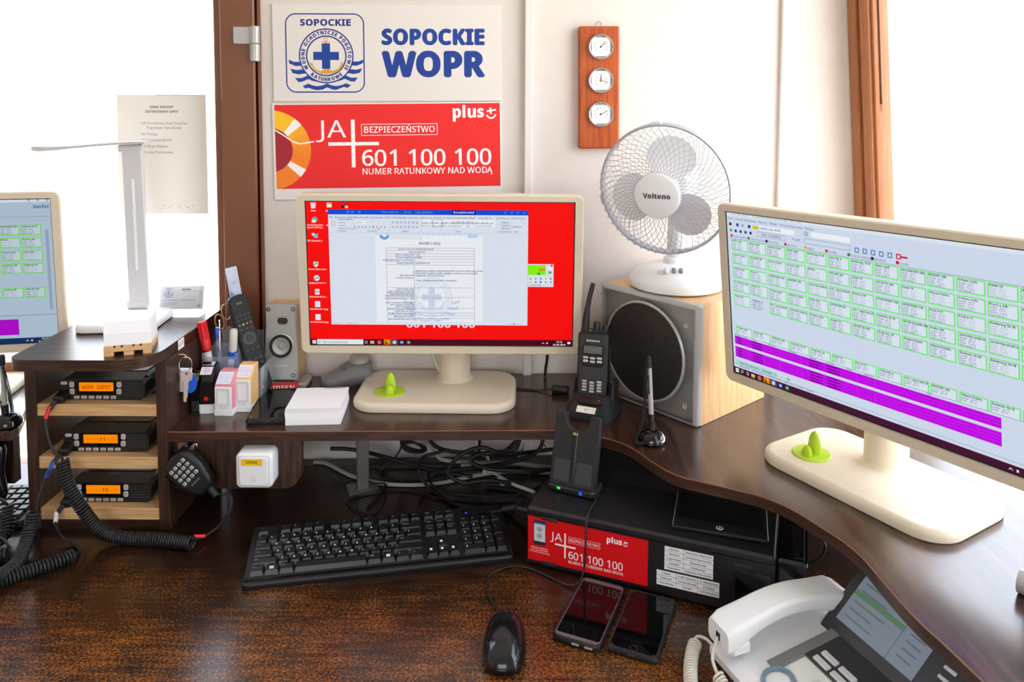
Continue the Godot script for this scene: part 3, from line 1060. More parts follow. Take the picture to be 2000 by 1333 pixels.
func report_screen() -> Image:
	var im := picture(1600, 900, rgb8(254, 6, 4))
	words(im, "601 100 100", 590, 785, 46, rgb8(240, 232, 238), "b", 0.0, 415)
	# desktop icons
	var icons := [[48, 30, "Kosz"], [142, 30, "SimTel"], [236, 30, ""], [50, 118, "FoxTel Client Pro -"], [142, 118, "Dyspo"], [50, 214, "TRX Konsola 2"], [52, 390, "Ochrona Internetu"], [54, 476, "Google Earth Pro"], [54, 562, "Zgłoszenie-do-pr..."], [54, 640, "Oświadczenie 1.jpg"], [54, 722, "Oświadczenie 2.jpg"]]
	for q in icons:
		var x: float = q[0]
		var y: float = q[1]
		var n := icons.find(q)
		match n:
			0: shape(im, PackedVector2Array([Vector2(x - 17, y - 18), Vector2(x + 17, y - 18), Vector2(x + 12, y + 18), Vector2(x - 12, y + 18)]), rgb8(226, 222, 232))
			1: rect(im, x - 14, y - 17, 30, 28, rgb8(238, 238, 232)); rect(im, x, y - 16, 14, 8, rgb8(60, 210, 70))
			2: ball(im, x, y - 12, 9, rgb8(40, 70, 200)); ball(im, x - 14, y + 6, 9, rgb8(40, 36, 10)); ball(im, x + 9, y + 8, 9, rgb8(240, 214, 120))
			3: ball(im, x + 4, y - 2, 17, rgb8(110, 180, 190)); rect(im, x - 14, y - 2, 24, 18, rgb8(244, 236, 200))
			4: rect(im, x - 8, y - 18, 16, 36, rgb8(244, 210, 90))
			5: rect(im, x - 4, y - 12, 24, 26, rgb8(120, 180, 240)); ball(im, x - 8, y - 8, 9, rgb8(240, 236, 230))
			6: shape(im, PackedVector2Array([Vector2(x - 15, y - 15), Vector2(x + 15, y - 15), Vector2(x + 13, y + 8), Vector2(x, y + 20), Vector2(x - 13, y + 8)]), rgb8(230, 236, 232)); stroke(im, Vector2(x - 8, y + 2), Vector2(x + 8, y - 8), 9, rgb8(40, 190, 110))
			7: ball(im, x, y, 18, rgb8(220, 232, 244)); stroke(im, Vector2(x - 16, y + 6), Vector2(x + 14, y - 6), 6, rgb8(90, 150, 210))
			8: rect(im, x - 14, y - 18, 28, 36, rgb8(238, 238, 238)); words(im, "PDF", x, y + 6, 11, rgb8(220, 40, 30), "b", 0.5)
			_: rect(im, x - 16, y - 19, 32, 38, rgb8(226, 236, 248))
		words(im, q[2], x, y + 36, 10, Color.WHITE, "b", 0.5)
		if n == 3: words(im, "Program zdalny...", x, y + 50, 10, Color.WHITE, "b", 0.5)
	# word processor window
	rect(im, 134, 53, 1189, 715, rgb8(222, 229, 243))
	rect(im, 134, 53, 1189, 30, rgb8(4, 76, 214))
	rect(im, 868, 53, 144, 30, rgb8(0, 40, 170))
	words(im, "Wzór raportu  —  kopia  -  tryb zgodności", 606, 73, 12, rgb8(120, 180, 255), "r", 0.5)
	words(im, "Narzędzia tabel", 940, 73, 12, rgb8(230, 236, 255), "b", 0.5)
	for q in [1180, 1218, 1256, 1294]: outline(im, q, 62, 12, 11, 2, rgb8(90, 160, 255))
	for q in [246, 272, 312]: outline(im, q, 61, 14, 13, 2, rgb8(110, 190, 250))
	var tabs := [["Plik", 152], ["Narzędzia główne", 236], ["Wstawianie", 327], ["Projektowanie", 412], ["Układ", 486], ["Odwołania", 548], ["Korespondencja", 640], ["Recenzja", 724], ["Widok", 784], ["Pomoc", 838], ["Projektowanie", 912], ["Układ", 986], ["Powiedz mi", 1068], ["Udostępnij", 1172], ["Komentarze", 1264]]
	for t in tabs: words(im, t[0], t[1], 106, 11, rgb8(96, 104, 124), "r", 0.5)
	rect(im, 194, 112, 84, 3, rgb8(50, 90, 180))
	rect(im, 288, 122, 70, 18, rgb8(242, 245, 250))
	words(im, "Calibri", 292, 136, 10, rgb8(110, 116, 130))
	for q in [["Wytnij", 138], ["Kopiuj", 156], ["Malarz formatów", 174]]: words(im, q[0], 196, q[1], 10, rgb8(140, 146, 160))
	outline(im, 152, 126, 22, 28, 3, rgb8(226, 150, 110))
	for q in range(288, 480, 22): words(im, "BIUabx"[(q / 22) % 6], q, 164, 12, rgb8(90, 98, 120), "b")
	for q in range(512, 664, 24):
		for j in 3:
			rect(im, q, 124 + j * 5, 14, 2, rgb8(120, 130, 156))
			rect(im, q, 152 + j * 5, 14, 2, rgb8(120, 130, 156))
	rect(im, 398, 170, 16, 4, rgb8(240, 220, 60))
	rect(im, 424, 170, 16, 4, rgb8(230, 70, 60))
	rect(im, 694, 112, 432, 46, rgb8(240, 243, 249))
	for q in 7:
		words(im, "AaBbCcDc" if q != 3 and q != 4 else "AaBbC", 724 + q * 60, 138, 11 if q != 3 and q != 4 else 16, rgb8(90, 70, 110), "r", 0.5)
		words(im, ["¶ Akapit z...", "¶ Normalny", "¶ Bez odst...", "Nagłówek 1", "Tytuł", "Podtytuł", "Wyróżnie..."][q], 724 + q * 60, 154, 9, rgb8(110, 116, 130), "r", 0.5)
	outline(im, 755, 112, 58, 46, 2, rgb8(120, 126, 140))
	for q in [["Znajdź", 132], ["Zamień", 150], ["Zaznacz", 168]]: words(im, q[0], 1162, q[1], 11, rgb8(96, 104, 124))
	words(im, "Dyktafon", 1252, 158, 11, rgb8(96, 104, 124), "r", 0.5)
	for q in [["Schowek", 212], ["Czcionka", 392], ["Akapit", 592], ["Style", 906], ["Edytowanie", 1186], ["Głos", 1252]]: words(im, q[0], q[1], 188, 10, rgb8(110, 116, 136), "r", 0.5)
	for q in [280, 500, 684, 1142, 1222, 1290]: rect(im, q, 108, 1, 78, rgb8(190, 198, 214))
	rect(im, 134, 193, 1189, 2, rgb8(196, 204, 220))
	for q in range(420, 1040, 31):
		words(im, str((q - 420) / 31), q, 204, 7, rgb8(90, 98, 120), "r", 0.5)
		rect(im, q + 14, 198, 2, 5, rgb8(120, 128, 150))
	for q in range(214, 740, 30): rect(im, 146, q, 8, 2, rgb8(160, 168, 190))
	rect(im, 411, 208, 641, 540, rgb8(238, 242, 247))
	emblem(im, 560, 400, 360, rgb8(238, 242, 247), true)
	arc(im, Vector2(466, 206), 14, 30, 0.1, PI - 0.1, rgb8(110, 160, 220), 20)
	for q in 3: rect(im, 502, 212 + q * 8, 190, 3, rgb8(206, 212, 224))
	words(im, "Sopot", 960, 220, 16, rgb8(60, 180, 230), "b", 0.0, 0.0, 0.0, 0.0, 0.3)
	words(im, "RAPORT Z AKCJI", 736, 266, 16, rgb8(90, 96, 130), "r", 0.5, 128, 0.0, 0.4)
	var ys := [285, 302, 320, 337, 353, 371, 390, 532, 593, 661, 690, 706, 723, 748]
	var lc := rgb8(140, 152, 186)
	for y in ys.slice(0, 13): rect(im, 475, y, 528, 2, lc)
	for x in [475, 641, 1001]: rect(im, x, 285, 2, 463, lc)
	var tx := rgb8(100, 110, 140)
	var left := [["Numer raportu", 298], ["Data", 316], ["Godzina zgłoszenia", 333], ["Numer w aplikacji", 349], ["Osoba zgłaszająca / nr telefonu", 366], ["Miejsce wypadku", 384], ["Opis zdarzenia", 460], ["z czasem działania", 476], ["Zakończenie akcji", 546], ["/ czas i miejsce przekazania", 558], ["osoby jednostkom systemu", 569], ["Państwowe Ratownictwo", 579], ["Medyczne lub innym służbom", 589], ["Dane poszkodowanego / -ych:", 606], ["imię i nazwisko osoby / osób,", 632], ["data i miejsce urodzenia", 644], ["adres zamieszkania", 656], ["Rodzaj doznanego urazu lub", 672], ["zachorowania osoby", 685], ["Rodzaj udzielonej pomocy", 702], ["Wykorzystane służby", 719], ["Dane ratowników wodnych", 737]]
	for q in left: words(im, q[0], 638, q[1], 9, tx, "b", 1.0)
	var right := [["SWOPR/2019/08/03", 298], ["02.08.2019", 316], ["12:03", 333], ["074885", 349], ["---", 366], ["Łabędziowo 4A", 384], ["Zgłoszenie o osobie na SUPie łapie około kilometra od brzegu, osoba", 432], ["trzyma ręce w górze razem z wiosłem możliwe, że w ten sposób", 447], ["sygnalizuje potrzebę pomocy.", 462], ["12:06 – zadysponowanie RIB z Łabędziowa.", 492]]
	for q in right: words(im, q[0], 648, q[1], 9, tx, "b")
	rect(im, 134, 750, 1189, 18, rgb8(226, 232, 246))
	words(im, "Strona 1 z 1    Wyrazy: 110", 146, 763, 9, rgb8(130, 138, 156))
	rect(im, 1190, 758, 106, 2, rgb8(150, 158, 176))
	rect(im, 1240, 753, 4, 11, rgb8(80, 90, 110))
	# small tool window beside it
	rect(im, 1324, 381, 154, 143, rgb8(222, 228, 246))
	rect(im, 1324, 388, 106, 60, rgb8(130, 250, 10))
	rect(im, 1388, 408, 41, 20, rgb8(232, 190, 30))
	words(im, "SOP", 1408, 425, 15, rgb8(40, 60, 20), "r", 0.5)
	rect(im, 1382, 436, 14, 12, rgb8(10, 120, 120))
	ball(im, 1466, 391, 7, rgb8(230, 40, 60))
	var tint := [rgb8(60, 190, 60), rgb8(90, 150, 200), rgb8(60, 130, 220), rgb8(220, 190, 40), rgb8(40, 150, 90), rgb8(40, 70, 160)]
	for i in 5:
		for j in 2:
			rect(im, 1330 + i * 30, 464 + j * 21, 22, 17, rgb8(240, 243, 250))
			rect(im, 1336 + i * 30, 467 + j * 21, 10, 11, tint[(i + j * 3) % 6])
	rect(im, 1442, 400, 30, 18, rgb8(240, 243, 250))
	rect(im, 1446, 426, 20, 14, rgb8(60, 190, 60))
	words(im, "z 0703 SOP", 1334, 518, 10, rgb8(80, 100, 140))
	taskbar(im, 860, rgb8(74, 0, 26), 282)
	return im


func station_screen(left_place: bool) -> Image:
	var bg := rgb8(203, 215, 233) if not left_place else rgb8(176, 196, 214)
	var im := picture(1600, 900, bg)
	var rnd := RandomNumberGenerator.new()
	rnd.seed = 4 if left_place else 7
	rect(im, 0, 0, 1600, 22, rgb8(216, 226, 236))
	words(im, "SOPOCKIE WOPR  -  Użytkownik Konsoli Ratownictwa    Ver. 2.04", 40, 16, 11, rgb8(150, 160, 176))
	words(im, "Start   Funkcje dodatkowe   Raporty   Widok   Podczas Dyżurowy   Pomoc", 12, 42, 12, rgb8(90, 104, 130))
	if left_place:
		words(im, "SimTel", 1540, 60, 20, rgb8(16, 92, 140), "b", 0.5)
		for q in [1470, 1520, 1570]: outline(im, q, 6, 12, 11, 2, rgb8(70, 80, 100))
		rect(im, 0, 110, 1600, 2, rgb8(120, 136, 160))
	else:
		for q in [[20, rgb8(60, 40, 40)], [70, rgb8(20, 50, 190)], [105, rgb8(150, 170, 200)], [150, rgb8(20, 40, 130)]]: rect(im, q[0], 60, 16, 16, q[1])
		rect(im, 182, 58, 34, 18, rgb8(250, 220, 20))
		words(im, "Nazwa", 186, 73, 10, rgb8(120, 100, 20), "b")
		rect(im, 222, 54, 220, 26, rgb8(232, 238, 244))
		words(im, "Łabędziowo 4A/B", 228, 73, 12, rgb8(70, 84, 110))
		for q in 5: ball(im, 30 + q * 34, 102, 8, rgb8(40, 170, 60) if q == 0 else rgb8(40, 56, 92))
		outline(im, 210, 88, 180, 26, 2, rgb8(130, 144, 166))
		words(im, "0601770188005", 300, 107, 12, rgb8(60, 74, 100), "r", 0.5)
		words(im, "Projekt", 430, 104, 11, rgb8(70, 84, 110))
		arc(im, Vector2(512, 62), 7, 11, 0, TAU, rgb8(60, 140, 200), 16)
		rect(im, 540, 50, 210, 26, rgb8(232, 238, 244))
		outline(im, 500, 86, 250, 26, 2, rgb8(130, 144, 166))
		for q in 6: outline(im, 772 + q * 40, 92, 22, 24, 5, rgb8(90, 130, 180) if q < 5 else rgb8(200, 40, 60))
		rect(im, 990, 100, 34, 8, rgb8(196, 30, 60))
		var names := ["Stacje Pogotowia", "Stacje Pomocnicze", "Ratownicy", "Jednostki", "Sekcja", "Grafika", "Podział całkowicie", "Słuchacz", "Koniec"]
		for q in 9:
			rect(im, 26 + q * 118, 124, 14, 14, [rgb8(200, 60, 40), rgb8(60, 120, 80), rgb8(40, 40, 60), rgb8(200, 30, 50), rgb8(240, 170, 20)][q % 5])
			words(im, names[q], 44 + q * 118, 137, 10, rgb8(90, 104, 130))
		rect(im, 0, 143, 1600, 2, rgb8(130, 146, 172))
	var green := rgb8(110, 230, 110) if not left_place else rgb8(110, 228, 30)
	var place := ["SOPOT 24h", "MAZURY 24h", "SZCZECIN 24h", "LEGIONOWO 24h", "SUWAŁKI 24h", "WARSZAWA 24h", "WCZW Gdańsk 24h", "Ustka 24h", "Kołobrzeg 10-18", "Darłowo 10-18", "Krynica 24h", "Łeba wej. 4", "Rowy 11", "Jastarnia wejście", "Hel - cypel wej 67", "Gd. Brzeźno 24h", "Gdynia Śródm.", "Orłowo molo", "Puck 9-17", "Rewa cypel", "Stogi wej. 26", "Mielno", "Dębki 19"]
	for r in 5:
		for c in 14:
			var x := (0.0189 + 0.0748 * c) * 1600
			var y := (0.164 + 0.0843 * r) * 900
			if left_place: y = (0.178 + 0.088 * r) * 900 if r < 4 else 0.61 * 900
			if left_place and c == 13: continue
			if left_place: x += 76
			if x > 1480: continue
			rect(im, x, y, 112, 62, bg.lerp(Color.WHITE, 0.25) if not (r == 4 and c == 1 and not left_place) else bg)
			if not (r == 4 and c == 1 and not left_place): outline(im, x, y, 112, 62, 5, green)
			words(im, place[rnd.randi() % place.size()] if r or c else place[0], x + 7, y + 15, 9, rgb8(50, 58, 84), "b")
			var tone := rgb8(90, 100, 126) if rnd.randf() > 0.3 else rgb8(150, 162, 184)
			words(im, "woda:  20 °C", x + 8, y + 27, 8, tone)
			words(im, "pow:   23 °C", x + 8, y + 37, 8, tone)
			words(im, "wiatr:  3 m/s", x + 8, y + 47, 8, tone)
			words(im, "stan wody: 1", x + 8, y + 57, 8, tone)
	if left_place:
		rect(im, 1556, 190, 18, 500, rgb8(150, 168, 192))
		rect(im, 0, 720, 1600, 3, rgb8(110, 126, 150))
		rect(im, 0, 745, 1376, 98, rgb8(178, 4, 206))
	else:
		for c in 14:
			var x := (0.0195 + 0.0748 * c) * 1600
			var y := 0.697 * 900
			rect(im, x, y, 112, 56, bg.lerp(Color.WHITE, 0.25))
			outline(im, x, y, 112, 70, 5, green)
			words(im, place[rnd.randi() % place.size()], x + 7, y + 15, 9, rgb8(50, 58, 84), "b")
			words(im, "woda:  20 °C", x + 8, y + 27, 8, rgb8(90, 100, 126))
			words(im, "pow:   23 °C", x + 8, y + 37, 8, rgb8(90, 100, 126))
		rect(im, 0, 674, 1600, 226, bg)
		rect(im, 16, 674, 1584, 2, rgb8(130, 146, 172))
		var heads := ["Nr stacji", "Priorytet", "Data", "Zdarzenie", "Szczegóły", "Telefon", "Typ zdarz.", "Status", "Operator", "Opis"]
		for i in 10: words(im, heads[i], [42, 90, 160, 270, 400, 520, 620, 720, 820, 1100][i], 685, 8, rgb8(70, 84, 110), "r", 0.5)
		rect(im, 20, 687, 1368, 117, rgb8(190, 10, 226))
		rect(im, 20, 731, 1368, 16, rgb8(206, 214, 232))
		for i in 8:
			var y := 687 + i * 14.6
			rect(im, 20, y, 1368, 1, rgb8(214, 70, 240))
			for q in [36, 140, 500, 600]:
				if y < 728 or y > 745: rect(im, q, y + 4, 38 if q < 100 else 70, 7, rgb8(130, 0, 160))
		for q in [70, 112, 210, 320, 450, 560, 660, 760, 850]: rect(im, q, 687, 1, 117, rgb8(216, 90, 240))
		rect(im, 20, 822, 350, 24, rgb8(168, 206, 208))
		words(im, "Tylko Zarejestrowane      Wszystkie      Określona data", 46, 839, 10, rgb8(60, 84, 100))
		rect(im, 296, 824, 66, 20, rgb8(226, 234, 240))
		words(im, "02.08.2019", 302, 839, 10, rgb8(60, 84, 100))
		words(im, "Użytkownik 1  Numerów 0601770188005 Powód - Czytał: 0601770188005  Operator", 46, 857, 9, rgb8(70, 90, 120))
		rect(im, 0, 848, 1600, 2, rgb8(140, 156, 186))
	taskbar(im, 864, rgb8(66, 20, 48) if not left_place else rgb8(16, 48, 98), 0)
	return im


func phone_rest(parent: Node3D, xf: Transform3D) -> void:   # lime disc with two fins that grows out of the foot
	var st := mb()
	lathe(st, [[0.0, 0], [0.031, 0], [0.031, 0.0015], [0.0295, 0.0028], [0.0, 0.0028]], 32)
	var rest := part(parent, "phone_rest", st, M.lime, xf, "lime green phone rest")
	for q in [[0.0, 0.007, 0.0115, 0.036, 0.009], [0.0015, -0.014, 0.009, 0.017, 0.006]]:
		var rings := []
		for k in 9:
			var t := k / 8.0
			var s := sqrt(maxf(0.0, 1.0 - pow(t, 2.2)))
			var ring := PackedVector3Array()
			for i in 14:
				var a := -TAU * i / 14.0
				ring.append(V(q[0] + cos(a) * q[2] * maxf(s, 0.04), 0.002 + q[3] * t, -q[1] + sin(a) * q[4] * maxf(s, 0.04)))
			rings.append(ring)
		var f := mb()
		loft(f, rings)
		part(rest, "fin", f, M.lime)


func monitor(label: String, foot: Vector3, foot_turn: float, centre: Vector3, turn: float, tilt: float, roll: float, screen: Image, energy: float, post: Vector2) -> Node3D:
	var t := thing("monitor", label, "monitor", at(foot.x, foot.y, foot.z, foot_turn), "desk monitors")
	part(t, "foot", slabbed(rr(0.324, 0.198, 0.050, 8), 0.0, 0.018, 0.009, 4, 0.003), M.cream, flat(0, 0, 0))
	var col := at(post.x, 0, post.y)
	part(t, "column", lathed([[0.040, 0.0178], [0.036, 0.020], [0.0345, 0.023], [0.0335, 0.024], [0.0335, 0.25], [0.0, 0.25]], 32), M.cream, col)
	phone_rest(t, at(-0.092, 0.018, 0.035))
	var head := inside(t, Transform3D(Basis(Vector3.UP, turn) * Basis(Vector3.RIGHT, tilt) * Basis(Vector3.BACK, roll), centre))
	var w := 0.5314
	var h := 0.2989
	var f := part(t, "bezel", border(0.5664, 0.3300, 0.014, w + 0.001, h + 0.001, 0.016, 0.005, Vector2(0, 0.0015), 0.0025), M.cream, head * at(0, -0.0015, -0.012))
	part(f, "name_lettering", letters("BenQ", 0.0055, true, 0.0, Transform3D(), null, 1.25), M.cream_dim, at(-0.259, -0.1585, 0.0163))
	for k in 5: part(f, "menu_button", lathed([[0.0, 0], [0.0012, 0], [0.0009, 0.0006], [0.0, 0.0007]], 10), M.cream_dim, at(0.275, -0.02 - 0.0165 * k, 0.016, 0, 90))
	part(f, "power_button", lathed([[0.0065, 0.0], [0.0071, 0.0], [0.0071, 0.0003], [0.0065, 0.0003]], 24), M.cream_dim, at(0.2745, -0.143, 0.016, 0, 90))
	part(f, "power_light", lathed([[0.0, 0], [0.0009, 0], [0.0009, 0.0005], [0.0, 0.0005]], 10), M.led_green, at(0.2745, -0.143, 0.016, 0, 90))
	part(t, "back_cover", slabbed(rr(0.5600, 0.3240, 0.014, 5), -0.044, -0.012, 0.001, 1, 0.012), M.cream, head * at(0, -0.0015, 0))
	part(t, "screen", quad(w, h), glowing(screen, energy), head * at(0, 0, -0.0005))
	var rim := mb()
	for q in [[0, h / 2 - 0.0009, w, 0.0018], [0, -h / 2 + 0.0009, w, 0.0018], [-w / 2 + 0.0009, 0, 0.0018, h], [w / 2 - 0.0009, 0, 0.0018, h]]: box(rim, V(q[0], q[1], 0), V(q[2], q[3], 0.0006))
	part(t, "screen_edge", rim, M.black, head)
	# arm between the column and the head
	var a := col.origin + V(0, 0.225, 0)
	var b := head * V(0, -0.02, -0.04)
	part(t, "arm", straight(a, b, 0.026, 16), M.cream)
	return t


func build_monitors() -> void:
	var m := monitor("cream monitor showing a document on a red desktop", V(-0.152, S, -1.529), -1.0, V(-0.1413, 1.1962, -1.4921), -0.0024, 0.0864, -0.0017, report_screen(), 0.92, Vector2(0.031, -0.050))
	part(m, "cable", tubed([V(-0.020, 0.10, -0.05), V(-0.016, 0.075, -0.048), V(-0.006, 0.045, -0.045), V(0.0, 0.032, -0.046), V(0.004, 0.042, -0.05), V(0.008, 0.07, -0.055)], 0.003, 8, 0.004), M.cable_white)
	monitor("cream monitor at the window showing rows of green boxes", V(0.580, S, -1.170), -58.8, V(0.5326, 1.2037, -1.1296), -1.0307, 0.0733, 0.0263, station_screen(false), 1.0, Vector2(-0.008, -0.040))
	monitor("cream monitor behind the radio cabinet at the next desk place", V(-1.188, S, -1.525), 9.0, V(-1.184, 1.196, -1.468), 0.17, 0.06, 0.0, station_screen(true), 0.88, Vector2(0.0, -0.045))


# ------------------------------------------------------------------ loudspeakers and fan
func build_sound() -> void:
	var sub := thing("subwoofer", "large speaker box with silver front and pale wood sides", "speaker", at(0.3423, S, -1.3661, -49.2))
	# local x runs along the front to the left end at -w, z to the front
	var w := 0.243
	var h := 0.230
	part(sub, "cabinet", slabbed(PackedVector2Array([Vector2(-w + 0.002, 0.016), Vector2(-0.001, 0.016), Vector2(-0.001, 0.234), Vector2(-0.170, 0.234), Vector2(-w + 0.002, 0.175)]), 0.0, h - 0.001, 0.001), M.beech_y, flat(0, 0, 0))
	part(sub, "front_panel", slabbed(rr(w, h, 0.006, 4), -0.016, 0.0, 0.008, 4, 0.0), M.silver, at(-w / 2, h / 2, 0))
	var c := V(-w / 2 - 0.004, h / 2 + 0.001, 0)
	part(sub, "grille_ring", lathed([[0.099, -0.001], [0.099, 0.0015], [0.0965, 0.0035], [0.0945, 0.0035], [0.0945, 0.0005]], 64), M.silver_dim, at(c.x, c.y, c.z, 0, 90))
	var dome := []
	for k in 11:
		var r := 0.0955 * (1.0 - k / 10.0)
		dome.append([r, 0.001 + 0.006 * (1.0 - pow(r / 0.0955, 2.0))])
	var gp := lathed(dome, 64)
	part(sub, "grille", gp, mesh_cloth(), at(c.x, c.y, c.z, 0, 90), "dark wire grille")
	for q in [[-0.014, 0.036], [-0.014, h - 0.04], [-w + 0.018, h - 0.026], [-w + 0.018, 0.03]]:
		part(sub, "screw_recess", lathed([[0.0062, 0.0003], [0.0050, 0.0006], [0.0036, -0.0012], [0.0, -0.0015]], 20), M.silver_dim, at(q[0] - 0.012, q[1], 0.0002, 0, 90))
	for q in [[-0.02, -0.03], [-w + 0.02, -0.03], [-0.02, -0.2], [-w + 0.02, -0.2]]: pass
	# satellite speaker
	var sp := thing("satellite_speaker", "small silver satellite speaker on the shelf by the monitor", "speaker", at(-0.486, S, -1.585, 0.5))
	var body := at(0, 0.014, 0.012, 0, -5)
	var o := PackedVector2Array([Vector2(-0.0365, 0.0), Vector2(0.0365, 0.0), Vector2(0.0362, 0.03), Vector2(0.034, 0.1), Vector2(0.0312, 0.157), Vector2(0.028, 0.161), Vector2(-0.028, 0.161), Vector2(-0.0312, 0.157), Vector2(-0.034, 0.1), Vector2(-0.0362, 0.03)])
	part(sp, "cabinet", slabbed(o, -0.05, 0.0, 0.001), M.beech_y, body)
	part(sp, "front_plate", slabbed(o, 0.0, 0.010, 0.004, 2, 0.0), M.silver, body)
	part(sp, "port_surround", slabbed(rr(0.033, 0.020, 0.0095, 6), 0.0095, 0.0112, 0.0012), M.silver, body * at(0.003, 0.126, 0))
	part(sp, "bass_port", slabbed(rr(0.022, 0.014, 0.0065, 6), 0.0108, 0.0118, 0.0003), M.black, body * at(0.003, 0.126, 0))
	var drv := body * at(0.0, 0.073, 0.0098, 0, 90)
	part(sp, "driver_ring", lathed([[0.029, 0], [0.028, 0.002], [0.0245, 0.0025], [0.0245, 0.0]], 40), M.silver, drv)
	part(sp, "surround", lathed([[0.0245, 0.0008], [0.0238, 0.0028], [0.0215, 0.0034], [0.0190, 0.0026], [0.0182, 0.0008]], 40), M.rubber, drv)
	part(sp, "cone", lathed([[0.0182, 0.0015], [0.0085, 0.0002], [0.0085, 0.0002]], 40), M.silver, drv)
	part(sp, "dust_cap", lathed([[0.0085, 0.0004], [0.0072, 0.0022], [0.0058, 0.0022], [0.0052, 0.0030], [0.0030, 0.0046], [0.0, 0.0052]], 28), M.silver, drv)
	for q in [[-0.0275, 0.150], [0.0245, 0.150], [-0.029, 0.011], [0.026, 0.011]]:
		part(sp, "bolt", lathed([[0.0045, 0.0], [0.0042, 0.0008], [0.0028, 0.0008], [0.0024, -0.0005], [0.0, -0.0005]], 16), M.black_matt, body * at(q[0], q[1], 0.0098, 0, 90))
	part(sp, "foot", slabbed(rr(0.096, 0.056, 0.012, 4), 0.0, 0.011, 0.003), M.silver_dim, flat(0.008, 0, 0.0))
	part(sp, "stem", boxed(V(0.05, 0.012, 0.03), 0.002), M.black_matt, at(0, 0.013, 0.0))
	part(sp, "maker_lettering", letters("logitech", 0.0048, true), M.grey_white, body * at(0, 0.030, 0.0102))
	# volume pod
	var pod := thing("volume_pod", "grey volume control pod with silver knob behind the monitor foot", "speaker control", at(-0.352, S, -1.594, 25.0))
	var rings := []
	for k in 13:
		var t := k / 12.0
		var half := 0.020 + 0.012 * sin(clampf(t * 1.15, 0, 1) * PI * 0.5)
		if k == 0: half = 0.009
		if k == 12: half = 0.017
		var ht := lerpf(0.020, 0.042, smoothstep(0.1, 0.7, t))
		var x := lerpf(-0.056, 0.050, t)
		var ring := PackedVector3Array()
		for q in [[-1.0, 0.0], [-1.0, 0.55], [-0.9, 0.85], [-0.65, 1.0], [0.0, 1.03], [0.65, 1.0], [0.9, 0.85], [1.0, 0.55], [1.0, 0.0]]: ring.append(V(x, ht * q[1], half * q[0]))
		rings.append(ring)
	var pb := mb()
	loft(pb, rings)
	part(pod, "body", pb, M.grey_plastic)
	part(pod, "knob", lathed([[0.0, 0], [0.0205, 0], [0.0205, 0.010], [0.0188, 0.0122], [0.0, 0.0126]], 36), M.silver, at(0.026, 0.043, 0))
	part(pod, "jack", lathed([[0.0062, 0], [0.0056, 0.001], [0.004, 0.001], [0.0036, -0.003], [0.0, -0.003]], 20), M.chrome, at(-0.050, 0.012, 0.011, -55, 75))
	part(pod, "power_light", lathed([[0.0, 0], [0.0013, 0], [0.001, 0.0006], [0.0, 0.0007]], 12), M.led_blue, at(-0.016, 0.0345, 0.002))
	part(pod, "power_button", lathed([[0.0038, 0], [0.0046, 0], [0.0046, 0.0005], [0.0038, 0.0005]], 20), M.charcoal, at(-0.010, 0.036, 0.014))
	# fan
	var fan := thing("table_fan", "white table fan with wire guard on top of the speaker box", "fan", at(0.336, S + h, -1.525, -8))
	part(fan, "foot", lathed([[0.0, 0], [0.086, 0], [0.0935, 0.004], [0.0945, 0.014], [0.091, 0.022], [0.082, 0.030], [0.064, 0.042], [0.045, 0.048], [0.028, 0.050], [0.026, 0.06], [0.0, 0.06]], 56), M.white)
	part(fan, "switch_plate", slabbed(disc(0.031, 28, 0.0125), -0.001, 0.0012, 0.0006), M.grey_white, at(-0.010, 0.0405, 0.058, 0, -62))
	for k in 3: part(fan, "switch_button", slabbed(rr(0.0075, 0.013, 0.0022, 3), 0.0, 0.007, 0.0015), M.white if k == 0 else M.grey_plastic, at(-0.023 + k * 0.0135, 0.0415, 0.0595, 0, -62))
	part(fan, "pole", lathed([[0.026, 0.045], [0.0255, 0.07], [0.0235, 0.16], [0.023, 0.19], [0.0, 0.20]], 28), M.white, at(0.006, 0, -0.01))
	var aim := at(-0.031, 0.207, 0.078, -20.0, 9.0)   # middle of the guard
	part(fan, "motor_housing", lathed([[0.0, -0.085], [0.028, -0.083], [0.042, -0.07], [0.046, -0.045], [0.046, -0.02], [0.036, -0.008], [0.0, -0.006]], 32), M.white, aim * at(0, 0, -0.02, 0, 90))
	part(fan, "neck", straight(V(0.006, 0.185, -0.01), aim * V(0, -0.01, -0.06), 0.02, 14), M.white)
	var R := 0.1275
	part(fan, "guard_rim", lathed([[R - 0.003, -0.010], [R, -0.011], [R + 0.0022, -0.007], [R + 0.0022, 0.007], [R, 0.011], [R - 0.003, 0.010], [R - 0.0035, 0.0], [R - 0.003, -0.010]], 72), M.fan_wire, aim * at(0, 0, 0, 0, 90))
	for q in [95.0, -12.0, 192.0]: part(fan, "rim_clip", boxed(V(0.022, 0.008, 0.018), 0.002), M.grey_white, aim * Transform3D(Basis(Vector3.BACK, deg_to_rad(q - 90.0)), Basis(Vector3.BACK, deg_to_rad(q - 90.0)) * V(0, R + 0.002, 0)))
	for side in 2:
		var gst := mb()
		for dir in [-1.0, 1.0]:
			for i in 52:
				var pts := PackedVector3Array()
				for k in 12:
					var t := k / 11.0
					var r := lerpf(0.043, R - 0.002, t)
					var z := 0.050 * sqrt(maxf(0.0, 1.0 - pow(r / (R + 0.006), 2.6))) + 0.002
					var a = TAU * i / 52.0 + dir * 0.62 * t
					pts.append(V(cos(a) * r, sin(a) * r, z if side == 0 else -z * 0.75))
				if side == 0 or dir > 0: tube(gst, pts, 0.00052, 4)
		part(fan, "front_guard" if side == 0 else "rear_guard", gst, M.fan_wire, aim)
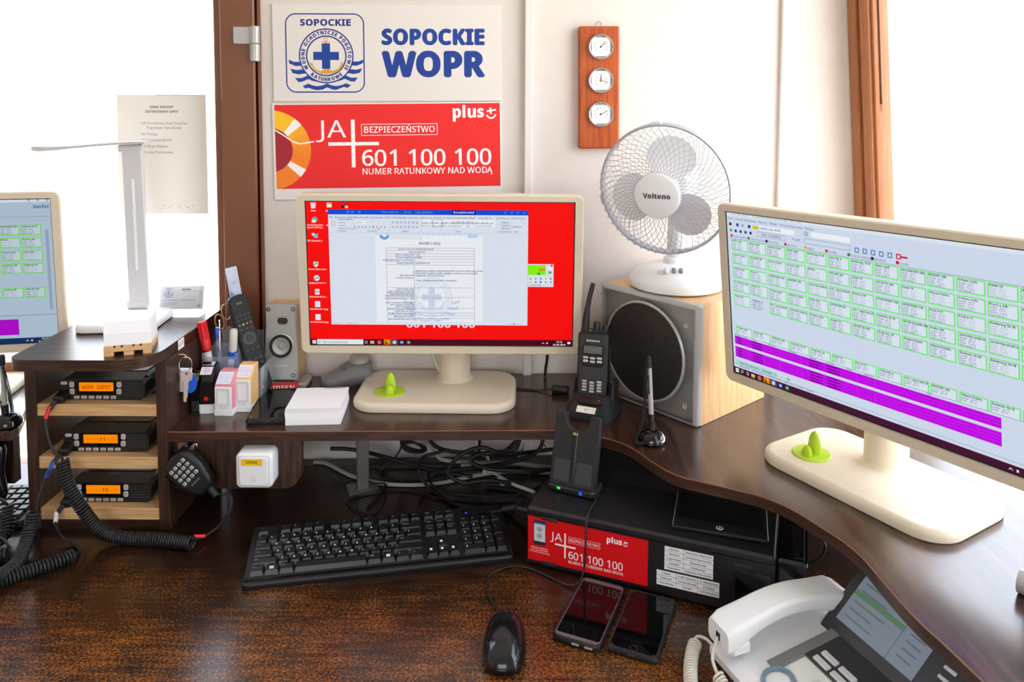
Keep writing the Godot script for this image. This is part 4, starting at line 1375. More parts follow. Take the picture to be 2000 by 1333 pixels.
	part(fan, "badge_disc", lathed([[0.0, 0.040], [0.043, 0.040], [0.0445, 0.043], [0.0445, 0.050], [0.0425, 0.0535], [0.036, 0.0548], [0.0, 0.0555]], 48), M.white, aim * at(0, 0, 0, 0, 90))
	part(fan, "badge_lettering", letters("Volteno", 0.0098, true, 0.5, Transform3D(), null, 1.05), M.ink_dark, aim * at(0.001, -0.004, 0.0562, 0, 0, 1))
	part(fan, "blade_hub", lathed([[0.0, -0.012], [0.026, -0.012], [0.026, 0.018], [0.022, 0.024], [0.0, 0.025]], 28), M.white, aim * at(0, 0, 0, 0, 90))
	for k in 3:
		var bl := mb()
		var rows := []
		for i in 9:
			var t := i / 8.0
			var row := []
			for j in 9:
				var a := lerpf(-0.62, 0.62, j / 8.0) * (0.55 + 0.62 * sin(PI * (0.15 + 0.75 * t)))
				var r := lerpf(0.022, 0.108 - 0.014 * pow(absf(j / 4.0 - 1.0), 2.0), t)
				row.append(V(sin(a) * r, cos(a) * r, 0.004 - 0.016 * a))
			rows.append(row)
		bl.set_smooth_group(1)
		for f in 2:
			var off := V(0, 0, 0.0008 if f == 0 else -0.0008)
			for i in 8:
				for j in 8:
					var a: Vector3 = rows[i][j] + off
					var b: Vector3 = rows[i][j + 1] + off
					var c2: Vector3 = rows[i + 1][j + 1] + off
					var d: Vector3 = rows[i + 1][j] + off
					if f == 0:
						tri(bl, a, d, c2); tri(bl, a, c2, b)
					else:
						tri(bl, a, c2, d); tri(bl, a, b, c2)
		part(fan, "blade", bl, M.blade, aim * Transform3D(Basis(Vector3.BACK, deg_to_rad(-14.0 + 120.0 * k)), Vector3.ZERO))


func mesh_cloth() -> StandardMaterial3D:   # fine round perforation of a speaker grille
	var im := picture(64, 64, rgb8(58, 50, 44))
	for i in 2:
		for j in 2:
			for q in [[0, 0], [0.5, 0.5]]:
				ball(im, (i + q[0]) * 32 + 8, (j + q[1]) * 32 + 8, 11, rgb8(14, 12, 11))
	var m := grained(ImageTexture.create_from_image(im), V(90, 90, 90), 0.5)
	return m


# ------------------------------------------------------------------ radios in the cabinet
func lcd(s: String, w := 256, h := 66) -> Image:
	var im := picture(w, h, rgb8(255, 140, 0))
	words(im, s, w / 2.0, h * 0.74, h * 0.40, rgb8(70, 34, 0), "m", 0.5, w * 0.84, 0.0, 0.0, 0.14)
	return im


func radio(label: String, x: float, y: float, shown: String, cord: Material) -> Node3D:
	var t := thing("two_way_radio", label, "radio", at(x, y, -1.372), "two-way radios in the cabinet")
	var rings := []
	for q in [[-0.150, 0.146, 0.005, 0.038], [-0.028, 0.148, 0.005, 0.040], [-0.022, 0.150, 0.004, 0.040]]:
		rings.append(ring3(rr(q[1], q[3] - q[2], 0.004, 2), q[0]))
		for i in rings[-1].size(): rings[-1][i] += V(0, (q[3] + q[2]) / 2, 0)
	var body := mb()
	loft(body, rings, true, false)
	part(t, "body", body, M.radio_lit)
	# sloping front hood, then the face
	var hood := mb()
	var face := PackedVector2Array([Vector2(-0.080, 0.002), Vector2(0.070, 0.0), Vector2(0.078, 0.005), Vector2(0.079, 0.030), Vector2(0.072, 0.0385), Vector2(-0.072, 0.0385), Vector2(-0.080, 0.030)])
	var r0 := PackedVector3Array()
	var r1 := PackedVector3Array()
	for v in face:
		r0.append(V(v.x * 0.96, v.y + (0.003 if v.y > 0.02 else 0.003), -0.034))
		r1.append(V(v.x, v.y, 0.0))
	loft(hood, [r0, r1], true, true, false)
	part(t, "front_panel", hood, M.radio_lit)
	part(t, "face_plate", slabbed(face, 0.0, 0.0006), M.black)
	part(t, "display_surround", slabbed(rr(0.082, 0.026, 0.006, 4), 0.0, 0.0012, 0.001), M.black_gloss, at(-0.0105, 0.0235, 0))
	part(t, "display", quad(0.0635, 0.0165), glowing(lcd(shown), 0.95), at(-0.0105, 0.0252, 0.0014), "lit orange display")
	for i in 6:
		var b := part(t, "button", slabbed(rr(0.0105, 0.0058, 0.002, 3), 0.0, 0.0016, 0.0006), M.button_grey, at(-0.0475 + 0.0136 * i, 0.0052, 0))
		part(b, "mark", letters(["▲", "S", "A", "<B", "C>", "■"][i] if i in [1, 2, 3, 4] else ["A", "", "", "", "", "o"][i], 0.0028, true), M.red if i == 0 else M.ink_dark, at(0, -0.0014, 0.0017))
	for q in [[-0.056, 0.0292], [-0.0555, 0.0162], [0.0315, 0.0292], [0.031, 0.0162]]:
		var b := part(t, "button", slabbed(rr(0.0092, 0.0108, 0.003, 3), 0.0, 0.0018, 0.0007), M.button_grey, at(q[0], q[1], 0))
		part(b, "mark", letters("^" if q[1] > 0.02 else "v", 0.0034, true), M.ink_dark, at(0, -0.002, 0.0019))
	part(t, "button", slabbed(rr(0.0125, 0.0062, 0.0028, 4), 0.0, 0.0016, 0.0006), M.button_grey, at(-0.0705, 0.0318, 0))
	for q in [-0.073, -0.064]: part(t, "indicator", slabbed(rr(0.0042, 0.0022, 0.001, 2), 0.0, 0.0006), M.silver_dim, at(q, 0.0236, 0))
	for i in 5:
		part(t, "speaker_slot", slabbed(rr(0.036, 0.0028, 0.0013, 3), -0.001, 0.0003, 0.0), M.black_gloss, at(0.0590 - 0.0006 * i, 0.0125 + 0.0052 * i, 0))
		part(t, "speaker_bar", slabbed(rr(0.038, 0.0016, 0.0007, 2), 0.0, 0.0010, 0.0004), M.charcoal, at(0.0590 - 0.0006 * i, 0.0099 + 0.0052 * i, 0))
	part(t, "maker_lettering", letters("KENWOOD", 0.0042, true, 0.5), M.ink_white, at(0.0575, 0.0030, 0.0005))
	part(t, "top_plate", slabbed(rr(0.128, 0.10, 0.006, 3), 0.0, 0.0015, 0.0008), M.radio_lit, flat(0, 0.040, -0.09))
	part(t, "top_lettering", letters("KENWOOD", 0.013, true, 0.5, Transform3D(), null, 1.15), M.black_gloss, flat(0.004, 0.0417, -0.064))
	if shown != "WOPR SOPOT": part(t, "small_lettering", letters("NEXEDGE", 0.0030, true), M.ink_grey, at(-0.005, 0.0412, -0.026, 0, -80))
	var br := part(t, "bracket", span(V(0.085, 0, -0.12), V(0.0865, 0.040, -0.030)), M.black_matt)
	part(br, "bracket_foot", span(V(0.075, 0, -0.12), V(0.0865, 0.0015, -0.030)), M.black_matt)
	part(br, "slot", span(V(0.0866, 0.020, -0.050), V(0.0869, 0.032, -0.046)), M.black_gloss)
	part(br, "knob", straight(V(0.074, 0.017, -0.06), V(0.090, 0.017, -0.06), 0.0055, 14), M.black)
	part(t, "plug", boxed(V(0.020, 0.015, 0.026), 0.003), M.black, at(-0.070, 0.0095, 0.011, 0, 12))
	part(t, "plug_boot", straight(V(-0.074, 0.006, 0.022), V(-0.080, -0.006, 0.033), 0.0042, 12), M.black)
	return t


func build_radios() -> void:
	radio("black two-way radio reading WOPR SOPOT on the top cabinet shelf", -0.757, 0.986, "WOPR SOPOT", M.red)
	var radio_b := radio("black two-way radio reading 11 on the middle cabinet shelf", -0.752, 0.887, "----11---", M.blue)
	var radio_c := radio("black two-way radio reading 16 on the lowest cabinet shelf", -0.750, 0.790, "----16---", M.white)
	# hand microphone on the apron board, with its coiled cord to the top radio
	var mic := thing("hand_microphone", "black keypad microphone hanging under the shelf on a red-banded coiled cord", "microphone", at(-0.589, 0.865, -1.362))
	var f := at(0, 0, 0.016, 0, 0, 48.5)
	var o := PackedVector2Array([Vector2(-0.014, -0.050), Vector2(0.012, -0.050), Vector2(0.022, -0.036), Vector2(0.031, -0.008), Vector2(0.032, 0.020), Vector2(0.025, 0.034), Vector2(0.0, 0.040), Vector2(-0.025, 0.034), Vector2(-0.032, 0.020), Vector2(-0.031, -0.008), Vector2(-0.024, -0.036)])
	part(mic, "body", slabbed(o, -0.012, 0.012, 0.006, 2), M.black, f)
	part(mic, "keypad_panel", slabbed(rr(0.046, 0.050, 0.006, 3), 0.0115, 0.0128, 0.0006), M.black_matt, f * at(0, 0.004, 0))
	var marks := "123A456B789C*0#D"
	for r in 4:
		for c in 4:
			var b := part(mic, "key", slabbed(rr(0.0072, 0.0068, 0.002, 3), 0.0125, 0.0146, 0.0007), M.button_grey, f * at(-0.0157 + 0.0105 * c, 0.0205 - 0.0105 * r, 0))
			part(b, "mark", letters(marks[r * 4 + c], 0.0038, true), M.ink_dark, at(0, -0.0019, 0.0148))
	part(mic, "maker_lettering", letters("KENWOOD", 0.0030, true), M.ink_grey, f * at(0, -0.0245, 0.0131))
	part(mic, "talk_bar", slabbed(rr(0.006, 0.03, 0.002, 2), -0.006, 0.006, 0.002), M.black_gloss, f * at(-0.033, 0.012, 0))
	part(mic, "cord_sleeve", straight(f * V(0, -0.048, 0), f * V(-0.001, -0.068, 0.002), 0.0065, 14), M.rubber, Transform3D(), "")
	var end := mic.transform * (f * V(-0.001, -0.066, 0.002))
	var inv := mic.transform.affine_inverse()
	part(mic, "cord", tubed([end, V(-0.512, 0.822, -1.338), V(-0.508, 0.801, -1.328), V(-0.528, 0.772, -1.325), V(-0.549, 0.760, -1.312), V(-0.561, 0.764, -1.296)], 0.0024, 8), M.rubber, inv)
	part(mic, "coiled_cord", coil([V(-0.799, 0.899, -1.311), V(-0.786, 0.859, -1.304), V(-0.760, 0.818, -1.300), V(-0.730, 0.775, -1.302), V(-0.690, 0.7625, -1.302), V(-0.620, 0.7622, -1.297), V(-0.560, 0.7622, -1.286)], 0.0093, 0.0025, 0.0052), M.rubber, inv)
	part(mic, "cord_band", straight(V(-0.563, 0.7665, -1.300), V(-0.549, 0.7605, -1.312), 0.0036, 12), M.red, inv, "red heat-shrink band")
	part(mic, "cord", tubed([V(-0.837, 0.980, -1.339), V(-0.838, 0.965, -1.330), V(-0.828, 0.935, -1.320), V(-0.812, 0.912, -1.313), V(-0.799, 0.905, -1.311), V(-0.795, 0.901, -1.304)], 0.0024, 8), M.rubber, inv)
	part(mic, "cord_band", straight(V(-0.8365, 0.986, -1.341), V(-0.8385, 0.967, -1.331), 0.0038, 12), M.red, inv, "red heat-shrink band")
	var hk := thing("microphone_hook", "chrome microphone clip screwed under the shelf", "hook", at(-0.600, 0.900, -1.3695))
	part(hk, "plate", slabbed(rr(0.036, 0.016, 0.006, 4), 0.0, 0.002, 0.0006), M.chrome)
	part(hk, "prong", boxed(V(0.008, 0.010, 0.012), 0.001), M.chrome, at(0.012, -0.002, 0.007))
	part(hk, "screw", lathed([[0.0, 0], [0.004, 0], [0.003, 0.002], [0.0, 0.0024]], 16), M.steel, at(-0.002, 0, 0.002, 0, 90))
	# the two other cords run off to the left
	var c2 := radio_b
	inv = c2.transform.affine_inverse()
	part(c2, "lead", tubed([V(-0.832, 0.882, -1.340), V(-0.834, 0.868, -1.325), V(-0.839, 0.84, -1.308), V(-0.842, 0.81, -1.300)], 0.0024, 8), M.rubber, inv)
	part(c2, "band", straight(V(-0.8325, 0.884, -1.340), V(-0.8355, 0.862, -1.322), 0.0038, 12), M.blue, inv, "blue heat-shrink band")
	part(c2, "coiled_cord", coil([V(-0.844, 0.812, -1.297), V(-0.847, 0.785, -1.290), V(-0.842, 0.765, -1.265), V(-0.828, 0.7625, -1.215), V(-0.828, 0.775, -1.150), V(-0.84, 0.765, -1.10)], 0.0097, 0.0025, 0.0055), M.rubber, inv)
	var c3 := radio_c
	inv = c3.transform.affine_inverse()
	part(c3, "lead", tubed([V(-0.830, 0.785, -1.340), V(-0.822, 0.775, -1.322), V(-0.800, 0.763, -1.305), V(-0.778, 0.754, -1.298), V(-0.757, 0.754, -1.282), V(-0.750, 0.757, -1.262), V(-0.751, 0.765, -1.252)], 0.0024, 8), M.rubber, inv)
	part(c3, "band", straight(V(-0.8305, 0.787, -1.341), V(-0.8235, 0.777, -1.325), 0.0038, 12), M.white, inv, "white heat-shrink band")
	part(c3, "coiled_cord", coil([V(-0.750, 0.761, -1.252), V(-0.770, 0.761, -1.230), V(-0.800, 0.761, -1.205), V(-0.835, 0.761, -1.175), V(-0.875, 0.761, -1.15), V(-0.90, 0.761, -1.14)], 0.0088, 0.0025, 0.0054), M.rubber, inv)
	# door-opener button
	var db := thing("door_button", "white door-opener push button with yellow DRZWI label", "button", at(-0.4665, 0.8690, -1.370))
	part(db, "housing", slabbed(rr(0.067, 0.066, 0.010, 5), 0.0, 0.034, 0.005, 3, 0.0), M.white)
	part(db, "rocker_frame", slabbed(rr(0.055, 0.055, 0.007, 4), 0.0338, 0.0352, 0.001), M.grey_white)
	var rk := part(db, "rocker", slabbed(rr(0.0525, 0.0525, 0.006, 4), 0.0345, 0.0372, 0.0012), M.white)
	var dl := picture(192, 64, rgb8(240, 196, 16))
	words(dl, "DRZWI", 96, 44, 26, rgb8(50, 40, 20), "b", 0.5, 104)
	part(rk, "label_sticker", quad(0.038, 0.0125), printed(dl, 0.5), at(-0.003, 0.0175, 0.0375))
	var bell := mb()
	for q in [[[-0.0035, -0.004], [-0.0028, 0.002]], [[-0.0028, 0.002], [0, 0.0045]], [[0, 0.0045], [0.0028, 0.002]], [[0.0028, 0.002], [0.0035, -0.004]], [[0.0035, -0.004], [-0.0035, -0.004]], [[-0.0012, -0.0055], [0.0012, -0.0055]]]:
		tube(bell, PackedVector3Array([V(q[0][0], q[0][1], 0), V(q[1][0], q[1][1], 0)]), 0.00022, 4)
	part(rk, "bell_mark", bell, M.ink_grey, at(0, -0.013, 0.0374))


# ------------------------------------------------------------------ on top of the cabinet
func build_cabinet_top() -> void:
	var lamp := thing("desk_lamp", "white folding desk lamp standing on the radio cabinet", "lamp", at(-0.778, T, -1.505, 0))
	part(lamp, "foot", slabbed(rr(0.150, 0.135, 0.024, 6), 0.0015, 0.017, 0.008, 3, 0.001), M.white, flat(0, 0, 0, 4))
	part(lamp, "foot_pad", slabbed(rr(0.144, 0.129, 0.022, 6), 0.0, 0.002), M.black_matt, flat(0, 0, 0, 4))
	var px := 0.000
	var pz := -0.052
	part(lamp, "lower_hinge", straight(V(px - 0.021, 0.026, pz), V(px + 0.021, 0.026, pz), 0.009, 18), M.grey_white)
	part(lamp, "post", slabbed(rr(0.040, 0.335, 0.006, 4), -0.007, 0.007, 0.002), M.lamp_grey, at(px, 0.188, pz, 6, 0, 1.1))
	part(lamp, "groove", slabbed(rr(0.0055, 0.19, 0.0026, 4), 0.0070, 0.0076, 0.0003), M.white, at(px, 0.195, pz, 6, 0, 1.1))
	part(lamp, "upper_hinge", straight(V(px - 0.029, 0.352, pz + 0.004), V(px + 0.017, 0.354, pz - 0.002), 0.0075, 18), M.grey_white)
	var arm := []
	for k in 13:
		var t := k / 12.0
		var half := 0.0165 if t < 0.65 else lerpf(0.0165, 0.020, smoothstep(0.65, 0.9, t))
		if k == 12: half = 0.012
		var th := lerpf(0.0030, 0.0060, smoothstep(0.6, 0.95, t))
		var ring := PackedVector3Array()
		for v in rr(half * 2, th * 2, th * 0.9, 3): ring.append(V(0.035 - 0.232 * t, 0.366 - 0.014 * smoothstep(0.0, 1.0, t) + v.y, pz + 0.012 + v.x))
		arm.append(ring)
	var ast := mb()
	loft(ast, arm)
	part(lamp, "light_arm", ast, M.lamp_grey)
	# memo block on a small wooden pallet
	var xf := at(-0.690, T, -1.352, 17)
	var pal := thing("wooden_pallet", "miniature wooden pallet under the memo block on the cabinet", "tray", xf)
	var ps := PackedVector2Array()
	for q in [[-0.0385, 0], [-0.0225, 0], [-0.0225, 0.0075], [-0.0065, 0.0075], [-0.0065, 0], [0.0095, 0], [0.0095, 0.0075], [0.0245, 0.0075], [0.0245, 0], [0.0385, 0], [0.0385, 0.0185], [0.023, 0.0185], [0.023, 0.0145], [0.0195, 0.0145], [0.0195, 0.0185], [0.011, 0.0185], [0.011, 0.0145], [0.0075, 0.0145], [0.0075, 0.0185], [-0.0075, 0.0185], [-0.0075, 0.0145], [-0.011, 0.0145], [-0.011, 0.0185], [-0.0195, 0.0185], [-0.0195, 0.0145], [-0.023, 0.0145], [-0.023, 0.0185], [-0.0385, 0.0185]]: ps.append(Vector2(q[0], q[1]))
	part(pal, "pallet_body", slabbed(ps, -0.0375, 0.0375), M.beech_x)
	var memo := thing("memo_block", "leaning block of white memo paper on the small pallet", "notepad", xf * at(0, 0.0186, 0))
	var ms := mb()
	var prev := []
	for k in 3:
		var t := k / 2.0
		var ring := PackedVector3Array()
		for v in [[-0.0375, 0.037], [0.0375, 0.037], [0.0375, -0.037], [-0.0375, -0.037]]: ring.append(V(v[0] - 0.002 * t, 0.040 * t, v[1] - 0.010 * t * t))
		prev.append(ring)
	loft(ms, prev, true, true, false)
	part(memo, "sheets", ms, M.paper)
	var lines := mb()
	for k in 7: box(lines, V(0.0368 - 0.002 * k / 7.0, 0.004 + 0.005 * k, -0.004), V(0.0012, 0.0004, 0.07))
	part(memo, "coloured_edge", lines, paint(rgb8(150, 200, 226), 0.6))
	# business cards
	var ch := thing("card_holder", "clear acrylic card holder on the back of the cabinet", "card holder", at(-0.700, T, -1.575, 4))
	part(ch, "base_plate", slabbed(rr(0.100, 0.045, 0.003, 3), 0.0, 0.006, 0.001), M.acrylic, flat(0, 0, 0.004))
	part(ch, "back_plate", slabbed(rr(0.098, 0.055, 0.002, 3), 0.0, 0.002, 0.0005), M.acrylic, at(0, 0.034, -0.020, 0, -18))
	for s in [-1, 1]: part(ch, "side_plate", slabbed(PackedVector2Array([Vector2(-0.010, 0), Vector2(0.016, 0), Vector2(0.024, 0.05), Vector2(0.010, 0.058)]), -0.001, 0.001), M.acrylic, at(s * 0.049, 0.005, 0, -90) * Transform3D(Basis(Vector3.UP, PI) if s < -5 else Basis(), Vector3.ZERO))
	part(ch, "front_lip", slabbed(rr(0.098, 0.044, 0.002, 3), 0.0, 0.002, 0.0005), M.acrylic, at(0, 0.030, 0.000, 0, -18))
	var ci := picture(600, 330, rgb8(226, 224, 226))
	emblem(ci, 40, 20, 150, rgb8(226, 224, 226))
	rect(ci, 300, 40, 130, 16, rgb8(70, 110, 160))
	rect(ci, 300, 70, 230, 10, rgb8(150, 150, 156))
	words(ci, "Sopockie Wodne Ochotnicze Pogotowie Ratunkowe", 24, 212, 17, rgb8(60, 60, 70), "b", 0.0, 480)
	for k in 3: rect(ci, 24, 236 + k * 22, [250, 210, 120][k], 9, rgb8(150, 150, 156))
	windows_mark(ci, 540, 270, 36, rgb8(40, 70, 130))
	var cards := thing("business_cards", "printed business cards standing in the clear holder", "cards", at(-0.700, T, -1.575, 4))
	part(cards, "stack", slabbed(rr(0.088, 0.048, 0.0), -0.006, -0.0002), M.paper, at(0, 0.034, -0.009, 0, -18))
	part(cards, "card_print", quad(0.088, 0.048), printed(ci, 0.5), at(0, 0.034, -0.009, 0, -18))


# ------------------------------------------------------------------ things on the raised shelf
func stamp(label: String, xf: Transform3D, w: float, h: float, kind: String) -> void:
	var t := thing("rubber_stamp", label, "stamp", xf, "rubber stamps on the shelf")
	if kind == "black" or kind == "black_small":
		var base := 0.020 if kind == "black" else 0.022
		part(t, "base", slabbed(rr(w, 0.042, 0.004, 3), 0.0, base, 0.001), M.white if kind == "black" else M.charcoal, flat(0, 0, 0))
		var side := PackedVector2Array([Vector2(-0.023, base), Vector2(0.023, base), Vector2(0.023, h - 0.03), Vector2(0.019, h - 0.018), Vector2(0.008, h - 0.003), Vector2(-0.006, h), Vector2(-0.02, h - 0.006), Vector2(-0.023, h - 0.02)])
		part(t, "grip", slabbed(side, -w / 2 + 0.0005, w / 2 - 0.0005, 0.003, 2), M.black_gloss, at(0, 0, 0, -90))
		var li := picture(96, 96, rgb8(244, 206, 20) if kind == "black_small" else rgb8(220, 212, 222))
		for k in 4: rect(li, 20, 18 + k * 16, 56 - 8 * (k % 2), 7, rgb8(60, 50, 40) if kind == "black_small" else rgb8(170, 160, 178))
		part(t, "label", quad(w - 0.008, 0.022), printed(li, 0.35), at(0, h - 0.009, 0.0145, 0, -52))
		if kind == "black": part(t, "release_button", lathed([[0.0, 0], [0.0042, 0], [0.004, 0.001], [0.0, 0.0012]], 18), M.red, at(0, base + 0.011, 0.0231, 0, 90))
		else: part(t, "slot", boxed(V(0.003, 0.014, 0.001)), M.black, at(0, 0.012, 0.0214))
	else:
		var tint: Color = rgb8(226, 140, 150) if kind == "pink" else rgb8(240, 196, 130)
		part(t, "base", slabbed(rr(w, 0.046, 0.0015, 2), 0.0, 0.011, 0.0006), M.white, flat(0, 0, 0))
		var side := PackedVector2Array([Vector2(-0.021, 0.011), Vector2(0.0215, 0.011), Vector2(0.0215, h - 0.020), Vector2(-0.004, h), Vector2(-0.021, h)])
		var cover := paint(tint, 0.2)
		part(t, "cover", slabbed(side, -w / 2 + 0.002, w / 2 - 0.002, 0.001), cover, at(0, 0, 0, -90))
		part(t, "front_plate", slabbed(rr(w - 0.004, h - 0.033, 0.002, 2), 0.0, 0.0015, 0.0005), M.white, at(0, 0.011 + (h - 0.033) / 2, 0.0212))
		part(t, "thumb_recess", border(w - 0.010, h - 0.044, 0.002, w - 0.018, h - 0.054, 0.001, 0.0014, Vector2.ZERO, 0.0004), M.grey_white, at(0, 0.012 + (h - 0.030) / 2, 0.0225))
		part(t, "latch", slabbed(rr(w * 0.42, 0.006, 0.001, 2), 0.0, 0.0008), M.white_matt, at(0, 0.0165, 0.0228))
		var li := picture(128, 96, rgb8(232, 226, 236))
		for k in 5: words(li, ["SOPOCKIE WOPR", "Wodne Ochotnicze", "Pogotowie Ratunkowe", "81-718 Sopot", "al. Wojska Polskiego"][k], 64, 24 + k * 15, 9, rgb8(130, 130, 190), "r", 0.5)
		part(t, "label", quad(w - 0.008, 0.026), printed(li, 0.3), at(-0.001, h - 0.0096, 0.0092, 0, -52.0))


func smartphone(called: String, label: String, xf: Transform3D, w: float, l: float, th: float, case_m: Material, rugged := false) -> Node3D:
	var t := thing(called, label, "phone", xf, "mobile phones")
	part(t, "case", border_flat(w, l, 0.011, w - 0.006, l - 0.007, th), case_m)
	part(t, "body", slabbed(rr(w - 0.005, l - 0.006, 0.009, 5), 0.0012, th - 0.0014, 0.001), M.black, flat(0, 0, 0))
	part(t, "glass", slabbed(rr(w - 0.006, l - 0.007, 0.0085, 5), th - 0.0016, th - 0.0010, 0.0003), M.glass_black, flat(0, 0, 0), "")
	if rugged:
		for s in [-1, 1]:
			for e in [-1, 1]: part(t, "corner_bumper", boxed(V(0.012, th, 0.012), 0.004), case_m, at(s * (w / 2 - 0.0055), th / 2, e * (l / 2 - 0.0055)))
	part(t, "charging_port", boxed(V(0.011, 0.0035, 0.001), 0.0004), M.silver_dim if not rugged else M.charcoal, at(0, th * 0.5, l / 2 + 0.0002))
	return t


func border_flat(w: float, l: float, r: float, iw: float, il: float, th: float) -> SurfaceTool:
	var st := mb()
	var xf := flat(0, 0, 0)
	var o := rr(w, l, r, 5)
	var i := rr(iw, il, r - 0.003, 5)
	var b := 0.0022
	loft(st, [ring3(inset(o, b), 0), ring3(o, b), ring3(o, th - b), ring3(inset(o, b * 0.6), th)], true, false, true, xf)
	loft(st, [ring3(inset(o, b * 0.6), th), ring3(i, th), ring3(i, th - 0.0018)], false, false, false, xf)
	return st


func build_shelf_things() -> void:
	stamp("small black stamp with yellow top label beside the key ring", at(-0.6130, S, -1.458, 2), 0.0205, 0.078, "black_small")
	stamp("black stamp with white foot and red dot", at(-0.5885, S, -1.447, 4), 0.0300, 0.094, "black")
	stamp("white stamp with pink cover, nearest the shelf edge", at(-0.5510, S, -1.4405, -2), 0.0365, 0.079, "pink")
	stamp("white stamp with orange cover", at(-0.5195, S, -1.4585, -2), 0.0345, 0.086, "orange")
	# telephone with rugged case, memo block
	smartphone("rugged_phone", "black rugged phone lying on the shelf beside the memo block", at(-0.4645, S, -1.4535, 6), 0.076, 0.152, 0.012, M.black_matt, true)
	var mb2 := thing("memo_block", "thick white memo block with green UPROX print on the shelf", "notepad", at(-0.3725, S, -1.4305, 3.5))
	var rings := []
	for q in [[0.0, 0.0, 0.0], [0.010, 0.0008, 0.0], [0.022, -0.001, -0.001], [0.031, 0.0005, -0.0005]]:
		var ring := PackedVector3Array()
		for v in [[-0.0515, 0.052], [0.0505, 0.052], [0.0505, -0.052], [-0.0515, -0.052]]: ring.append(V(v[0] + q[1], q[0], v[1] + q[2]))
		rings.append(ring)
	var st := mb()
	loft(st, rings, true, true, false)
	part(mb2, "sheets", st, M.paper)
	part(mb2, "top_sheet", slabbed(rr(0.1015, 0.1035, 0.0), 0.0, 0.0005), M.paper, flat(0, 0.0312, 0) * at(0, 0, 0, 0, 0, 0.6))
	part(mb2, "print", letters("UPROX", 0.0052, true, 0.0, Transform3D(), null, 1.3), paint(rgb8(20, 80, 50), 0.7), flat(0.004, 0.0320, -0.0455))
	part(mb2, "print", letters("XЯ", 0.0052, false, 0.0, Transform3D(), null, 1.3), paint(rgb8(70, 80, 76), 0.7), flat(0.034, 0.0320, -0.0455))
	# red ribbon label
	var rl := picture(420, 100, rgb8(176, 22, 32))
	words(rl, "OBSSIDIAN", 16, 72, 44, rgb8(238, 208, 190), "b", 0.0, 372)
	var rib := thing("red_label", "red lanyard tag with pale lettering in front of the small speaker", "tag", at(-0.490, S, -1.5385, 6))
	part(rib, "tag_body", slabbed(rr(0.094, 0.0235, 0.001, 2), 0.0, 0.003, 0.0005), M.red_dark, at(0, 0.0075, 0, 0, -42))
	part(rib, "lettering", quad(0.092, 0.0215), printed(rl, 0.6), at(0, 0.0075, 0, 0, -42) * at(0, 0, 0.0032))
	# handheld radio in its charger
	var cx := at(0.1615, S, -1.4415, -22)
	var cg := thing("radio_charger", "black charging cradle with K1 sticker on the shelf", "charger", cx)
	var r := []
	for q in [[0.0, 0.092, 0.105, 0.0], [0.006, 0.093, 0.106, 0.0], [0.020, 0.088, 0.098, 0.002], [0.032, 0.076, 0.078, -0.008], [0.040, 0.070, 0.064, -0.014]]:
		var ring := PackedVector3Array()
		for v in rr(q[1], q[2], 0.016, 4): ring.append(V(v.x, q[0], q[3] - v.y))
		r.append(ring)
	st = mb()
	loft(st, r)
	part(cg, "body", st, M.black_matt)
	for s in [-1, 1]: part(cg, "cheek", boxed(V(0.010, 0.045, 0.045), 0.004), M.black_matt, at(s * 0.035, 0.043, -0.014, 0, -12))
	var sk := picture(160, 64, rgb8(232, 224, 212))
	words(sk, "K1", 80, 44, 24, rgb8(60, 56, 52), "r", 0.5)
	part(cg, "sticker", quad(0.037, 0.0135), printed(sk, 0.7), at(-0.001, 0.0225, 0.0495, 0, -52) * at(0, 0, 0.002))
	part(cg, "brand_plate", slabbed(disc(0.026, 24, 0.008), 0.0, 0.001, 0.0004), M.black_gloss, at(0, 0.036, 0.0335, 0, -58))
	part(cg, "maker_lettering", letters("KENWOOD", 0.0042, true), M.ink_grey, at(-0.001, 0.0352, 0.0352, 0, -58))
	part(cg, "charge_light", lathed([[0.0, 0], [0.0014, 0], [0.001, 0.0008], [0.0, 0.0009]], 10), glow(Color(1.0, 0.2, 0.15), 0.7), at(0.019, 0.0380, 0.0335, 0, 30))
	var hr := thing("handheld_radio", "black handheld radio with antenna standing in the charger", "radio", cx * at(-0.004, 0.024, -0.004, 6, -9))
	var o := rr(0.061, 0.128, 0.007, 4)
	part(hr, "body", slabbed(o, -0.017, 0.017, 0.005, 2), M.black, at(0, 0.066, 0))
	part(hr, "top_cap", slabbed(rr(0.052, 0.006, 0.002, 3), -0.013, 0.013, 0.002), M.black_matt, at(0, 0.1315, 0))
	part(hr, "name_plate", slabbed(rr(0.030, 0.0065, 0.003, 4), 0.0168, 0.0176, 0.0004), M.black_gloss, at(0, 0.1145, 0))
	part(hr, "maker_lettering", letters("KENWOOD", 0.0038, true), M.ink_white, at(0, 0.1126, 0.0178))
	part(hr, "display_frame", slabbed(rr(0.044, 0.044, 0.008, 4), 0.0165, 0.0178, 0.0006), M.black_gloss, at(0, 0.086, 0))
	part(hr, "display", slabbed(rr(0.036, 0.0145, 0.002, 3), 0.0176, 0.0182, 0.0002), M.lcd_dead, at(0, 0.0975, 0))
	for k in 3:
		for j in 2: part(hr, "function_key", slabbed(rr(0.0105, 0.0046, 0.0018, 3), 0.0175, 0.0192, 0.0006), M.button_grey, at(-0.0135 + 0.0135 * k, 0.0822 - 0.0066 * j - (0.0008 if k == 1 else 0.0), 0))
	for k in 5: part(hr, "speaker_slot", slabbed(rr(0.034 - 0.001 * k, 0.0016, 0.0007, 2), 0.0168, 0.0173, 0.0), M.charcoal, at(0, 0.0635 - 0.0048 * k, 0))
